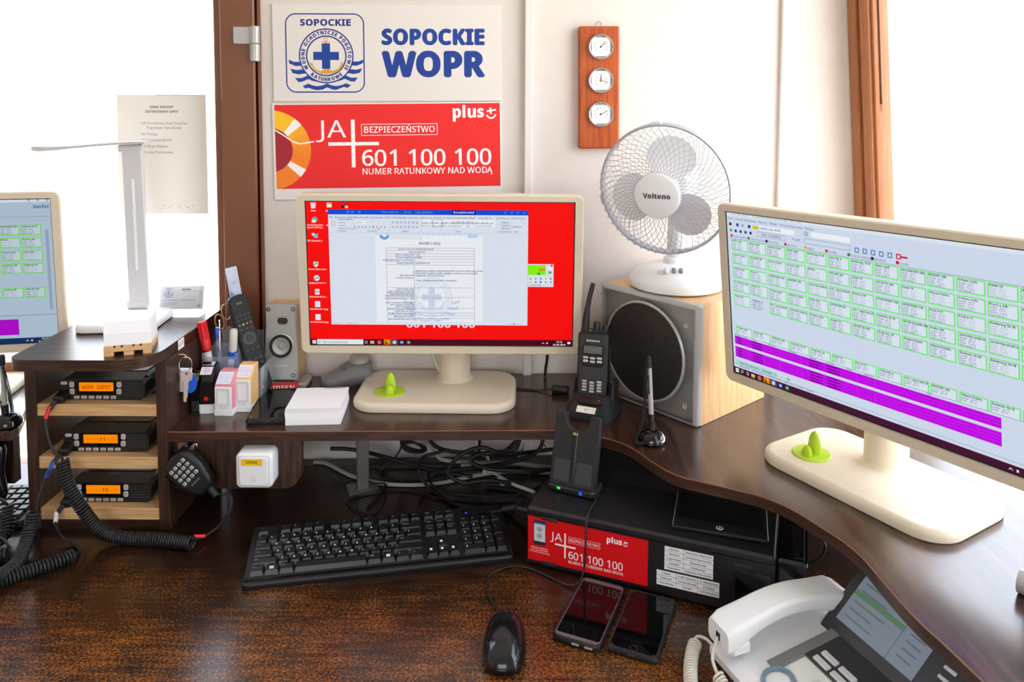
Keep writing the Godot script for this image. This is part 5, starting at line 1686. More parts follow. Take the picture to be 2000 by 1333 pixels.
	for k in 3:
		for j in 4: part(hr, "number_key", slabbed(rr(0.0092, 0.0038, 0.0014, 3), 0.0168, 0.0185, 0.0005), M.button_grey, at(-0.0145 + 0.0145 * k, 0.0372 - 0.0056 * j - (0.002 if k == 1 else 0.0), 0))
	part(hr, "side_button", boxed(V(0.003, 0.035, 0.014), 0.001), M.rubber, at(0.0312, 0.088, 0))
	part(hr, "volume_knob", lathed([[0.0, 0], [0.0072, 0], [0.0068, 0.013], [0.0050, 0.0165], [0.0, 0.017]], 18), M.black, at(0.0035, 0.1335, 0.0))
	part(hr, "channel_knob", lathed([[0.0, 0], [0.0072, 0], [0.0070, 0.009], [0.0052, 0.0122], [0.0, 0.0125]], 18), M.black, at(0.0205, 0.1325, 0.0))
	part(hr, "alarm_button", lathed([[0.0, 0], [0.0042, 0], [0.0034, 0.0016], [0.0, 0.002]], 14), paint(rgb8(224, 110, 84), 0.5), at(-0.0075, 0.1325, 0.009))
	var ap := PackedVector3Array()
	var ar := PackedFloat32Array()
	for k in 14:
		var t := k / 13.0
		ap.append(V(-0.0195 + 0.012 * t * t, 0.132 + 0.092 * t, -0.002))
		ar.append(lerpf(0.0074, 0.0048, smoothstep(0.1, 0.6, t)) if k < 13 else 0.0042)
	st = mb()
	tube(st, ap, ar, 14)
	part(hr, "antenna", st, M.rubber)
	# pen chained to a weighted holder
	var ph := thing("pen_holder", "black weighted pen holder with silver disc in front of the speaker box", "pen holder", at(0.250, S, -1.312))
	part(ph, "base", lathed([[0.0, 0], [0.021, 0], [0.0235, 0.003], [0.023, 0.010], [0.018, 0.018], [0.011, 0.0225], [0.0, 0.024]], 28), M.black_gloss)
	part(ph, "disc", lathed([[0.0, 0], [0.0105, 0], [0.0098, 0.0012], [0.0, 0.0016]], 24), M.chrome, at(0.0135, 0.0135, 0.0105, 45, 50))
	part(ph, "socket", straight(V(0.0, 0.015, 0), V(0.001, 0.036, -0.002), 0.0058, 16), M.black)
	part(ph, "coiled_cord", coil([V(-0.008, 0.148, -0.006), V(-0.011, 0.11, -0.004), V(-0.014, 0.06, 0.0), V(-0.020, 0.03, 0.004), V(-0.029, 0.010, 0.010), V(-0.026, 0.005, 0.018), V(-0.012, 0.009, 0.018)], 0.0026, 0.0007, 0.0021, 5), M.rubber)
	var pen := thing("pen", "clear and silver pen standing in the weighted holder", "pen", at(0.2505, S + 0.028, -1.314, 0, -5, 2.5))
	part(pen, "grip", straight(V(0, 0, 0), V(0, 0.022, 0), 0.0044, 14), M.black)
	part(pen, "barrel", straight(V(0, 0.022, 0), V(0, 0.104, 0), 0.0045, 16), M.silver)
	part(pen, "cap", lathed([[0.0048, 0.104], [0.0046, 0.116], [0.0030, 0.124], [0.0, 0.126]], 16), M.black)
	part(pen, "clip", boxed(V(0.0024, 0.034, 0.0016), 0.0004), M.black, at(-0.003, 0.075, 0.005))
	# cable with ferrite bead behind the charger
	var fc := thing("ferrite_cable", "thin black cable with ferrite bead lying on the shelf", "cable", at(0.06, S, -1.55))
	var inv := fc.transform.affine_inverse()
	part(fc, "cable", tubed([V(0.005, S + 0.003, -1.560), V(0.03, S + 0.002, -1.555), V(0.055, S + 0.002, -1.549), V(0.085, S + 0.008, -1.541)], 0.0019, 7), M.rubber, inv)
	part(fc, "ferrite", lathed([[0.0, 0], [0.0072, 0.0], [0.0085, 0.0015], [0.0085, 0.0335], [0.0072, 0.035], [0.0, 0.035]], 20), M.rubber, inv * Transform3D(Basis(Vector3.UP, deg_to_rad(-12.0)) * Basis(Vector3.BACK, -PI / 2), V(0.085, S + 0.0086, -1.541)))
	# monitor power lead against the wall
	solo("power_lead", "black lead dropping behind the shelf beside the white trim", "cable", tubed([V(0.081, 1.06, -1.615), V(0.079, 0.989, -1.622), V(0.076, 0.96, -1.628), V(0.075, 0.9395, -1.636)], 0.0032, 8), M.rubber)
	# plate on a silver foot at the right end
	var ts := thing("tablet_stand", "grey tablet stand with round silver foot at the shelf end", "stand", at(0.642, S, -0.885, -50))
	part(ts, "foot", straight(V(-0.02, 0.0145, 0.0), V(0.07, 0.0145, 0.0), 0.0145, 24), M.silver)
	part(ts, "plate", slabbed(rr(0.11, 0.17, 0.008, 4), -0.004, 0.004, 0.001), M.grey_plastic, at(0.035, 0.115, -0.050, 0, -22))
	part(ts, "hole", lathed([[0.0, 0], [0.004, 0], [0.004, 0.0004], [0.0, 0.0004]], 16), M.black, at(0.035, 0.115, -0.050, 0, -22) * at(-0.045, -0.072, 0.0041, 0, 90))


# ------------------------------------------------------------------ pen organiser and keys
func build_organiser() -> void:
	var og := thing("pen_organiser", "clear plastic pen organiser beside the small speaker", "organiser", at(-0.560, S, -1.535))
	var inv := og.transform.affine_inverse()
	var x0 := -0.618
	var x1 := -0.500
	var z0 := -1.595
	var z1 := -1.485
	part(og, "base", span(V(x0, S, z0), V(x1, S + 0.003, z1), 0.0005), M.acrylic, inv)
	part(og, "back_wall", span(V(x0, S + 0.003, z0), V(x1 - 0.03, S + 0.115, z0 + 0.002)), M.acrylic, inv)
	part(og, "side_wall", span(V(x0, S + 0.003, z0 + 0.002), V(x0 + 0.002, S + 0.100, z1)), M.acrylic, inv)
	part(og, "front_wall", span(V(x0 + 0.002, S + 0.003, z1 - 0.002), V(-0.552, S + 0.092, z1)), M.acrylic, inv)
	part(og, "divider", span(V(x0 + 0.002, S + 0.003, -1.542), V(-0.552, S + 0.104, -1.540)), M.acrylic, inv)
	part(og, "divider", span(V(-0.587, S + 0.003, z0 + 0.002), V(-0.585, S + 0.100, z1 - 0.002)), M.acrylic, inv)
	part(og, "divider", span(V(-0.552, S + 0.003, z0 + 0.002), V(-0.550, S + 0.098, z1)), M.acrylic, inv)
	var slope := PackedVector2Array([Vector2(0, 0.003), Vector2(0.050, 0.003), Vector2(0.056, 0.075), Vector2(0.026, 0.052), Vector2(0, 0.085)])
	part(og, "tray_front", slabbed(slope, -0.001, 0.001), M.acrylic, inv * at(-0.550, S, z1 + 0.001))
	part(og, "tray_side", span(V(x1 - 0.002, S + 0.003, z0 + 0.002), V(x1, S + 0.07, z1)), M.acrylic, inv)
	# contents
	var rm := thing("marker_pen", "red marker pen with ribbed red cap in the organiser", "marker", Transform3D(Basis(Vector3.BACK, deg_to_rad(8.0)) * Basis(Vector3.RIGHT, deg_to_rad(3.0)), V(-0.598, S + 0.004, -1.500)))
	part(rm, "barrel", lathed([[0.0, 0], [0.0072, 0.0], [0.0078, 0.002], [0.0078, 0.105], [0.0, 0.105]], 20), M.red_dark)
	part(rm, "label", lathed([[0.00785, 0.03], [0.00785, 0.098]], 20), paint(rgb8(214, 206, 204), 0.5))
	var ribs := mb()
	lathe(ribs, [[0.0, 0.104], [0.0094, 0.104], [0.0094, 0.122], [0.0084, 0.124], [0.0080, 0.155], [0.0070, 0.160], [0.0, 0.160]], 24)
	for k in 9:
		var a := TAU * k / 9
		box(ribs, V(cos(a) * 0.0084, 0.140, sin(a) * 0.0084), V(0.0026, 0.036, 0.0026), 0.0006)
	part(rm, "cap", ribs, M.red)
	var bp := thing("ballpoint_pen", "clear ballpoint pen with blue end in the organiser", "pen", Transform3D(Basis(Vector3.BACK, deg_to_rad(1.5)), V(-0.5945, S + 0.004, -1.513)))
	part(bp, "barrel", lathed([[0.0, 0], [0.0012, 0.002], [0.0036, 0.012], [0.0038, 0.125], [0.0, 0.125]], 12), M.acrylic)
	part(bp, "refill", lathed([[0.0, 0.001], [0.0012, 0.004], [0.0012, 0.10], [0.0, 0.10]], 8), M.ink_dark)
	part(bp, "end_cap", lathed([[0.0, 0.118], [0.0043, 0.118], [0.0043, 0.138], [0.0034, 0.140], [0.0, 0.140]], 14), M.blue)
	var cp := thing("correction_pen", "blue correction pen with clear cap in the organiser", "pen", Transform3D(Basis(Vector3.BACK, deg_to_rad(-4.0)), V(-0.5695, S + 0.004, -1.503)))
	var flatb := []
	for q in [[0.0, 0.008, 0.005], [0.004, 0.0105, 0.0065], [0.085, 0.0105, 0.0065], [0.095, 0.007, 0.006]]:
		var ring := PackedVector3Array()
		for v in rr(q[1] * 2, q[2] * 2, q[2] * 0.8, 4): ring.append(V(v.x, q[0], -v.y))
		flatb.append(ring)
	var st := mb()
	loft(st, flatb)
	part(cp, "body", st, M.blue)
	part(cp, "label", slabbed(rr(0.012, 0.060, 0.004, 4), 0.0064, 0.0070, 0.0002), M.grey_white, at(0, 0.05, 0))
	part(cp, "cap", lathed([[0.007, 0.094], [0.0082, 0.098], [0.0078, 0.136], [0.006, 0.140], [0.0, 0.141]], 18), paint(rgb8(206, 202, 192), 0.25))
	var sc := thing("scissors", "steel scissors standing handles up in the organiser", "scissors", Transform3D(Basis(Vector3.BACK, deg_to_rad(13.0)) * Basis(Vector3.UP, deg_to_rad(30.0)), V(-0.5665, S + 0.006, -1.552)))
	for s in [-1, 1]:
		var bl := PackedVector2Array([Vector2(0, 0), Vector2(0.006, 0.02), Vector2(0.007, 0.09), Vector2(0.004, 0.13), Vector2(-0.003, 0.13), Vector2(-0.004, 0.09)])
		part(sc, "blade", slabbed(bl, -0.001, 0.001), M.steel, at(s * 0.002, 0, s * 0.001, 0, 0, s * -2.0))
		var loop := []
		for k in 19: loop.append(V(s * 0.0085 + cos(TAU * k / 18.0) * 0.0085, 0.152 + s * 0.008 + sin(TAU * k / 18.0) * 0.0165, 0))
		part(sc, "handle_ring", tubed(loop, 0.0017, 7, 0.004), M.brass)
	var ru := thing("ruler", "clear blue-tinted ruler standing in the organiser", "ruler", Transform3D(Basis(Vector3.BACK, deg_to_rad(9.5)) * Basis(Vector3.UP, deg_to_rad(40.0)), V(-0.545, S + 0.005, -1.565)))
	var rmat := StandardMaterial3D.new()
	rmat.transparency = BaseMaterial3D.TRANSPARENCY_ALPHA
	rmat.albedo_color = Color(0.70, 0.80, 0.95, 0.45)
	rmat.roughness = 0.1
	part(ru, "blade", slabbed(rr(0.024, 0.255, 0.002, 3), -0.0011, 0.0011, 0.0004), rmat, at(0, 0.1275, 0))
	var ticks := mb()
	for k in 46: box(ticks, V(-0.011 + (0.0015 if k % 5 else 0.0025) / 1.0, 0.01 + 0.005 * k, 0.0013), V(0.003 if k % 5 else 0.006, 0.0004, 0.0002))
	for k in 5: letters(str(5 * k), 0.005, false, 0.5, at(0.0, 0.02 + 0.05 * k, 0.0014), ticks)
	part(ru, "scale_marks", ticks, paint(rgb8(60, 80, 130), 0.6))
	var tv := thing("remote_control", "long black remote control leaning in the organiser", "remote", Transform3D(Basis(Vector3.BACK, deg_to_rad(14.5)) * Basis(Vector3.UP, deg_to_rad(38.0)) * Basis(Vector3.RIGHT, deg_to_rad(-3.0)), V(-0.508, S + 0.008, -1.522)))
	part(tv, "body", slabbed(rr(0.040, 0.206, 0.013, 5), -0.010, 0.010, 0.005, 3), M.black_matt, at(0, 0.103, 0))
	part(tv, "ring_pad", lathed([[0.0065, 0], [0.0068, 0.0012], [0.0135, 0.0012], [0.0140, 0]], 28), M.charcoal, at(0, 0.115, 0.0099, 0, 90))
	part(tv, "ok_button", lathed([[0.0, 0.0012], [0.0058, 0.0010], [0.0060, 0]], 20), M.black, at(0, 0.115, 0.0099, 0, 90))
	for r in 4:
		for c in 3: part(tv, "number_button", slabbed(rr(0.0072, 0.0052, 0.002, 3), 0.0095, 0.0116, 0.0005), M.charcoal, at(-0.0105 + 0.0105 * c, 0.072 - 0.0115 * r, 0))
	for r in 2:
		for c in 4: part(tv, "small_button", slabbed(rr(0.0052, 0.0036, 0.0014, 3), 0.0095, 0.0112, 0.0004), M.charcoal, at(-0.0115 + 0.0077 * c, 0.164 - 0.0085 * r, 0))
	for c in 4: part(tv, "colour_button", slabbed(disc(0.0021, 12), 0.0095, 0.0114, 0.0004), paint([rgb8(60, 110, 220), rgb8(240, 180, 40), rgb8(40, 180, 80), rgb8(220, 50, 50)][c], 0.4), at(-0.0115 + 0.0077 * c, 0.1455, 0))
	for r in 2:
		for c in 3: part(tv, "menu_button", slabbed(rr(0.0062, 0.0046, 0.0018, 3), 0.0095, 0.0114, 0.0005), M.charcoal, at(-0.0105 + 0.0105 * c, 0.092 - 0.0085 * r if r == 0 else 0.136, 0))
	part(tv, "brand_mark", letters("((o))", 0.004, true), M.ink_grey, at(0, 0.188, 0.0102))
	# keys on a ring under the cabinet top
	var kr := thing("key_ring", "steel key ring with key and blue tag on the cabinet side", "keys", at(-0.6165, 1.052, -1.405, 22))
	part(kr, "hook", tubed([V(-0.012, 0.010, 0), V(-0.004, 0.010, 0), V(0.001, 0.006, 0.0), V(0.0, 0.001, 0.0)], 0.0014, 8, 0.002), M.brass)
	var loop2 := []
	for k in 25: loop2.append(V(cos(TAU * k / 24.0) * 0.011, -0.010 + sin(TAU * k / 24.0) * 0.0145, sin(TAU * k / 24.0 * 2.0) * 0.001))
	part(kr, "ring", tubed(loop2, 0.0012, 8, 0.003), M.chrome)
	var kh := PackedVector2Array([Vector2(-0.0105, -0.024), Vector2(-0.0095, -0.040), Vector2(-0.0045, -0.042), Vector2(-0.0038, -0.078), Vector2(-0.001, -0.081), Vector2(0.002, -0.079), Vector2(0.002, -0.072), Vector2(0.0035, -0.070), Vector2(0.0030, -0.060), Vector2(0.0042, -0.055), Vector2(0.0042, -0.042), Vector2(0.0100, -0.038), Vector2(0.0112, -0.026), Vector2(0.006, -0.020), Vector2(-0.006, -0.020)])
	kh.reverse()
	if Geometry2D.is_polygon_clockwise(kh): kh.reverse()
	var key := part(kr, "key", slabbed(kh, -0.0011, 0.0011, 0.0004), paint(rgb8(214, 196, 180), 0.35, 0.5), at(0.003, 0, 0.006, 0, 0, -3))
	part(key, "key_hole", lathed([[0.0, 0], [0.0026, 0], [0.0026, 0.0003], [0.0, 0.0003]], 14), M.blue, at(0, -0.0255, 0.0012, 0, 90))
	part(kr, "tag", slabbed(disc(0.012, 24, 0.020), -0.0018, 0.0018, 0.0008), M.blue, at(0.008, -0.046, 0.0015))
	part(kr, "paper_tag", slabbed(rr(0.026, 0.046, 0.001, 2), -0.0004, 0.0004), M.paper, at(-0.004, -0.040, -0.002, 0, 0, -8))


# ------------------------------------------------------------------ keyboard, mouse, computer, telephones
func keyboard() -> Node3D:
	var kb := thing("keyboard", "black full-size keyboard in front of the raised shelf", "keyboard", at(-0.4025, 0.7745, -1.2630, 10.4, 5.0))
	# local origin: top of the Q key; rows run along x, z comes towards the user
	var u := 0.01905
	part(kb, "case", slabbed(rr(0.450, 0.150, 0.010, 5), -0.0185, -0.0068, 0.003, 2, 0.002), M.black, flat(0.1765, 0, 0.0085))
	part(kb, "front_ridge", boxed(V(0.440, 0.002, 0.006), 0.0008), M.black_gloss, at(0.1765, -0.0064, 0.0755))
	var rows := [
		[-2.35, [["Esc", 0, 1], ["F1", 2, 1], ["F2", 3, 1], ["F3", 4, 1], ["F4", 5, 1], ["F5", 6.5, 1], ["F6", 7.5, 1], ["F7", 8.5, 1], ["F8", 9.5, 1], ["F9", 11, 1], ["F10", 12, 1], ["F11", 13, 1], ["F12", 14, 1], ["Print", 15.3, 1], ["Scroll", 16.3, 1], ["Pause", 17.3, 1]]],
		[-1.0, [["~", 0, 1], ["1", 1, 1], ["2", 2, 1], ["3", 3, 1], ["4", 4, 1], ["5", 5, 1], ["6", 6, 1], ["7", 7, 1], ["8", 8, 1], ["9", 9, 1], ["0", 10, 1], ["-", 11, 1], ["=", 12, 1], ["Backspace", 13, 2], ["Insert", 15.3, 1], ["Home", 16.3, 1], ["PgUp", 17.3, 1], ["Num", 18.6, 1], ["/", 19.6, 1], ["*", 20.6, 1], ["-", 21.6, 1]]],
		[0.0, [["Tab", 0, 1.5], ["Q", 1.5, 1], ["W", 2.5, 1], ["E", 3.5, 1], ["R", 4.5, 1], ["T", 5.5, 1], ["Y", 6.5, 1], ["U", 7.5, 1], ["I", 8.5, 1], ["O", 9.5, 1], ["P", 10.5, 1], ["[", 11.5, 1], ["]", 12.5, 1], ["|", 13.5, 1.5], ["Delete", 15.3, 1], ["End", 16.3, 1], ["PgDn", 17.3, 1], ["7", 18.6, 1], ["8", 19.6, 1], ["9", 20.6, 1], ["+", 21.6, -2]]],
		[1.0, [["Caps", 0, 1.75], ["A", 1.75, 1], ["S", 2.75, 1], ["D", 3.75, 1], ["F", 4.75, 1], ["G", 5.75, 1], ["H", 6.75, 1], ["J", 7.75, 1], ["K", 8.75, 1], ["L", 9.75, 1], [";", 10.75, 1], ["'", 11.75, 1], ["Enter", 12.75, 2.25], ["4", 18.6, 1], ["5", 19.6, 1], ["6", 20.6, 1]]],
		[2.0, [["Shift", 0, 2.25], ["Z", 2.25, 1], ["X", 3.25, 1], ["C", 4.25, 1], ["V", 5.25, 1], ["B", 6.25, 1], ["N", 7.25, 1], ["M", 8.25, 1], ["<", 9.25, 1], [">", 10.25, 1], ["?", 11.25, 1], ["Shift", 12.25, 2.75], ["↑", 16.3, 1], ["1", 18.6, 1], ["2", 19.6, 1], ["3", 20.6, 1], ["Enter", 21.6, -2]]],
		[3.0, [["Ctrl", 0, 1.25], ["#", 1.25, 1.25], ["Alt", 2.5, 1.25], ["", 3.75, 6.25], ["AltGr", 10.0, 1.25], ["#", 11.25, 1.25], ["=", 12.5, 1.25], ["Ctrl", 13.75, 1.25], ["←", 15.3, 1], ["↓", 16.3, 1], ["→", 17.3, 1], ["0", 18.6, 2], [".", 20.6, 1]]]]
	var ink_st := mb()
	for row in rows:
		for k in row[1]:
			var wu: float = absf(k[2]) if k[2] > 0 else 1.0
			var du := 2.0 if k[2] < 0 else 1.0
			var cx: float = (k[1] + wu / 2.0 - 2.0) * u
			var cz: float = (row[0] + (du - 1.0) / 2.0) * u
			var tag_key := "key%.2f_%.1f" % [wu, du]
			if not meshes.has(tag_key):
				var w := wu * u - 0.0012
				var d := du * u - 0.0012
				var st := mb()
				var r0 := PackedVector3Array()
				var r1 := PackedVector3Array()
				for v in [[-1, 1], [1, 1], [1, -1], [-1, -1]]:
					r0.append(V(v[0] * w / 2, -0.0072, v[1] * d / 2))
					r1.append(V(v[0] * (w / 2 - 0.0024), 0.0, v[1] * (d / 2 - 0.0026) - 0.0011))
				loft(st, [r0, r1], false, true, false)
				st.generate_normals()
				meshes[tag_key] = st.commit()
			same(kb, "key", meshes[tag_key], M.key, at(cx, 0, cz))
			var s: String = k[0]
			if s == "#":
				for a in 2:
					for b in 2: box(ink_st, V(cx - 0.0022 + a * 0.0034, 0.0001, cz - 0.0024 + b * 0.0034), V(0.003, 0.0001, 0.003))
			elif s != "":
				var cap := 0.0042 if s.length() == 1 else 0.0019
				letters(s, cap, s.length() == 1, 0.0, flat(cx - wu * u / 2 + 0.0052, 0.00015, cz - (0.0016 if s.length() == 1 else 0.0035)), ink_st)
	part(kb, "key_lettering", ink_st, M.ink_white)
	for k in 3: part(kb, "status_light", slabbed(rr(0.0035, 0.0018, 0.0004, 2), 0.0, 0.0006), M.led_blue if k == 0 else M.charcoal, flat(0.333 + 0.016 * k, -0.0068, -0.0485))
	part(kb, "cord", tubed([V(-0.252, 0.765, -1.325), V(-0.266, 0.754, -1.382), V(-0.279, 0.754, -1.418), V(-0.261, 0.755, -1.483), V(-0.258, 0.756, -1.543), V(-0.279, 0.757, -1.588), V(-0.303, 0.756, -1.595), V(-0.310, 0.755, -1.550), V(-0.284, 0.758, -1.510), V(-0.254, 0.758, -1.500), V(-0.255, 0.756, -1.428), V(-0.279, 0.754, -1.402), V(-0.316, 0.754, -1.435), V(-0.314, 0.754, -1.464), V(-0.227, 0.754, -1.495), V(-0.150, 0.754, -1.462), V(-0.098, 0.754, -1.436), V(-0.02, 0.756, -1.418)], 0.0016, 7), M.rubber, kb.transform.affine_inverse())
	return kb


func build_desk_things() -> void:
	keyboard()
	# mouse
	var mo := thing("mouse", "glossy black computer mouse on the worn desk", "mouse", at(-0.008, D, -1.047, -2))
	var rings := []
	for k in 9:
		var t := k / 8.0
		var s := sqrt(maxf(0.0, 1.0 - pow(t, 2.3)))
		var ring := PackedVector3Array()
		for i in 32:
			var a := -TAU * i / 32.0
			var cx := signf(cos(a)) * pow(absf(cos(a)), 0.72)
			var cz := signf(sin(a)) * pow(absf(sin(a)), 0.78)
			var sc := 0.80 + 0.20 * s if k < 2 else maxf(0.02, s)
			if k == 0: sc = 0.93
			elif k == 1: sc = 1.0
			ring.append(V(cx * 0.0315 * sc * (1.0 + 0.06 * cz), 0.001 + 0.036 * pow(t, 0.9), cz * 0.0575 * sc + 0.006 * (1.0 - sc)))
		rings.append(ring)
	var st := mb()
	loft(st, rings)
	part(mo, "shell", st, paint(rgb8(15, 15, 17), 0.16))
	part(mo, "button_seam", tubed([V(0, 0.0185, -0.052), V(0, 0.029, -0.040), V(0, 0.0345, -0.026)], 0.0005, 5), M.black)
	part(mo, "cord_sleeve", straight(V(0, 0.012, -0.053), V(0, 0.013, -0.061), 0.0035, 12), M.rubber)
	part(mo, "cord", tubed([V(-0.010, 0.763, -1.106), V(-0.026, 0.754, -1.140), V(-0.038, 0.7525, -1.179), V(-0.034, 0.7525, -1.212), V(-0.010, 0.7525, -1.234), V(0.018, 0.7525, -1.238), V(0.050, 0.7525, -1.222), V(0.091, 0.7525, -1.190), V(0.112, 0.760, -1.186), V(0.121, 0.787, -1.190), V(0.123, 0.838, -1.194), V(0.127, 0.860, -1.208), V(0.146, 0.8575, -1.262), V(0.152, 0.8575, -1.290), V(0.140, 0.866, -1.310)], 0.0017, 7), M.rubber, mo.transform.affine_inverse())
	# phones on the desk
	var p1 := smartphone("smartphone", "black cased smartphone with painted grey reflection on its screen border lying by the computer", at(0.124, D, -1.119, -23.2), 0.075, 0.152, 0.0105, M.black)
	part(p1, "border_reflection", border_flat2(0.0680, 0.1440, 0.0078, 0.0660, 0.1300, 0.0006), paint(rgb8(104, 92, 98), 0.3), at(0, 0.0094, 0))  # the grey is a reflection on the border, put into its colour
	part(p1, "speaker_port", boxed(V(0.012, 0.003, 0.001), 0.0004), M.silver_dim, at(0.020, 0.0052, 0.0762))
	var p2 := smartphone("smartphone", "black rugged-cased smartphone with round home button lying by the computer", at(0.200, D, -1.0915, -23.2), 0.073, 0.140, 0.0105, M.black_matt, true)
	part(p2, "home_button", lathed([[0.0048, 0], [0.0055, 0], [0.0055, 0.0003], [0.0048, 0.0003]], 24), M.charcoal, at(0, 0.0096, 0.0600))
	build_computer()
	build_telephone()


func border_flat2(w: float, l: float, r: float, iw: float, il: float, th: float) -> SurfaceTool:
	var st := mb()
	var xf := flat(0, 0, 0)
	var o := rr(w, l, r, 5)
	var i := rr(iw, il, 0.004, 5)
	loft(st, [ring3(o, 0), ring3(o, th)], false, false, true, xf)
	loft(st, [ring3(o, th), ring3(i, th), ring3(i, 0)], false, false, false, xf)
	return st


func build_computer() -> void:
	var pc := thing("computer", "black computer case lying under the shelf with a red rescue sticker", "computer", at(0.0272, D, -1.2442, -21.27))
	# local x along the long side, z to the front
	part(pc, "case", span(V(0.0, 0.004, -0.30), V(0.400, 0.094, -0.004), 0.001), M.black)
	part(pc, "cover", span(V(0.0, 0.090, -0.30), V(0.400, 0.105, 0.0), 0.004), M.black)
	part(pc, "front_bezel", span(V(0.4015, 0.004, -0.295), V(0.444, 0.104, -0.001), 0.004), M.black_gloss)
	part(pc, "trim_line", span(V(0.3995, 0.1045, -0.29), V(0.4015, 0.1056, -0.006)), M.chrome)
	part(pc, "trim_line", span(V(0.4225, 0.1035, -0.285), V(0.4235, 0.1046, -0.006)), M.chrome)
	part(pc, "trim_line", span(V(0.4435, 0.098, -0.285), V(0.4445, 0.104, -0.004)), M.chrome)
	var vent := part(pc, "vent_panel", span(V(0.426, 0.1036, -0.28), V(0.440, 0.1044, -0.012)), M.black_matt)
	for k in 36:
		for j in 2: part(vent, "vent_slot", boxed(V(0.005, 0.0003, 0.004)), M.black_gloss, at(0.4300 + 0.0062 * j, 0.1046, -0.018 - 0.0072 * k - 0.0036 * j))
	part(pc, "latch", boxed(V(0.028, 0.005, 0.003), 0.001), M.black_matt, at(0.040, 0.0905, 0.0005))
	part(pc, "latch", boxed(V(0.028, 0.005, 0.003), 0.001), M.black_matt, at(0.040, 0.012, -0.002))
	var mesh_st := mb()
	for i in 26:
		for j in 9: box(mesh_st, V(0.11 + 0.0055 * i + 0.00275 * (j % 2), 0.1052, -0.14 - 0.0052 * j), V(0.0030, 0.0003, 0.0030))
	var pf := part(pc, "perforation", mesh_st, M.charcoal)
	pf.set_meta("kind", "stuff")
	for k in 4: part(pc, "foot", boxed(V(0.02, 0.004, 0.02)), M.rubber, at([0.03, 0.37, 0.03, 0.37][k], 0.002, [-0.03, -0.03, -0.27, -0.27][k]))
	var im := picture(1240, 470, rgb8(222, 14, 22))
	rescue_banner(im, 100, 0.661, 0.833, 28)
	var ph := PackedVector2Array()
	for v in rr(132, 262, 18, 5): ph.append(Vector2(126, 166) + v)
	shape(im, ph, rgb8(24, 40, 66))
	rect(im, 66, 72, 120, 186, rgb8(214, 216, 222))
	rect(im, 66, 56, 120, 18, rgb8(46, 110, 150))
	for y in [128, 200]:
		ball(im, 126, y, 28, rgb8(110, 104, 110))
		ball(im, 126, y, 23, rgb8(206, 206, 212))
		stroke(im, Vector2(112, y), Vector2(140, y), 7, rgb8(40, 90, 160))
		stroke(im, Vector2(126, y - 14), Vector2(126, y + 14), 7, rgb8(40, 90, 160))
	for k in 3: words(im, ["POBIERZ DARMOWĄ", "APLIKACJĘ RATUNEK", "W SKLEPIE GOOGLE PLAY"][k], 126, 336 + k * 24, 14, rgb8(250, 220, 210), "b", 0.5)
	part(pc, "sticker", quad(0.205, 0.0765), printed(im, 0.35), at(0.104, 0.0500, -0.0034), "red rescue-number sticker")
	var t1 := picture(640, 330, rgb8(236, 236, 236))
	var rows := [["Giżycko", "Warmińsko-Mazurskie"], ["Szczecin", "Zachodniopomorskie"], ["Legionowo", "Mazowieckie"], ["Suwałki", "Podlaskie"], ["Kruszwica", "Kujawsko-Pomorskie"]]
	for k in 5:
		words(t1, rows[k][0], 128, 46 + 66 * k, 26, rgb8(50, 50, 52), "b", 0.5)
		words(t1, rows[k][1], 448, 46 + 66 * k, 26, rgb8(50, 50, 52), "b", 0.5, minf(340, rows[k][1].length() * 19))
		if k: rect(t1, 0, 66 * k - 2, 640, 4, rgb8(60, 60, 60))
	rect(t1, 254, 0, 4, 330, rgb8(60, 60, 60))
	part(pc, "place_list", quad(0.0755, 0.0385), printed(t1, 0.6), at(0.2705, 0.0665, -0.0034), "white table of town names")
	var t2 := picture(780, 200, rgb8(236, 236, 236))
	var cells := [["1 Kabel", "0,1852 Kilometra", "0,1 Mili Morskiej"], ["1 Kilometr", "0,54 Mili Morskiej", "5,4 Kabla"], ["1 Mila Morska", "10 Kabli", "1,852 Kilometra"]]
	for k in 3:
		for j in 3: words(t2, cells[k][j], 120 + 265 * j, 46 + 66 * k, 24, rgb8(50, 50, 52), "b", 0.5, minf(225, cells[k][j].length() * 15))
		if k: rect(t2, 0, 66 * k - 2, 780, 4, rgb8(60, 60, 60))
	rect(t2, 246, 0, 4, 200, rgb8(60, 60, 60))
	rect(t2, 512, 0, 4, 200, rgb8(60, 60, 60))
	part(pc, "unit_list", quad(0.0975, 0.0245), printed(t2, 0.6), at(0.2695, 0.0320, -0.0034), "white table of nautical units")
	part(pc, "drive_tray", border(0.052, 0.062, 0.003, 0.044, 0.052, 0.001, 0.0012, Vector2.ZERO, 0.0004), M.black_gloss, at(0.368, 0.042, -0.0038))
	part(pc, "tray_catch", boxed(V(0.028, 0.0035, 0.001), 0.0004), M.charcoal, at(0.352, 0.0800, -0.0034))
	# drawing slate on the case
	var sl := thing("writing_slate", "thin black writing slate lying on the computer case", "tablet", pc.transform * at(0.3095, 0.1058, -0.087, 4.5))
	part(sl, "frame", slabbed(rr(0.148, 0.118, 0.004, 4), 0.0, 0.005, 0.0012), M.black, flat(0, 0, 0))
	part(sl, "writing_surface", slabbed(rr(0.132, 0.082, 0.002, 3), 0.0, 0.0004), paint(rgb8(14, 16, 19), 0.22), flat(0, 0.005, -0.011))
	for s in [-1, 1]: part(sl, "edge_highlight", boxed(V(0.001, 0.001, 0.112), 0.0002), M.ink_grey, at(s * 0.0728, 0.0050, 0))  # pale strips stand in for the highlight along the slate rim
	var bt := part(sl, "erase_button", lathed([[0.0042, 0.0], [0.0056, 0.0], [0.0056, 0.0006], [0.0042, 0.0006]], 24), M.ink_white, at(0, 0.005, 0.045))
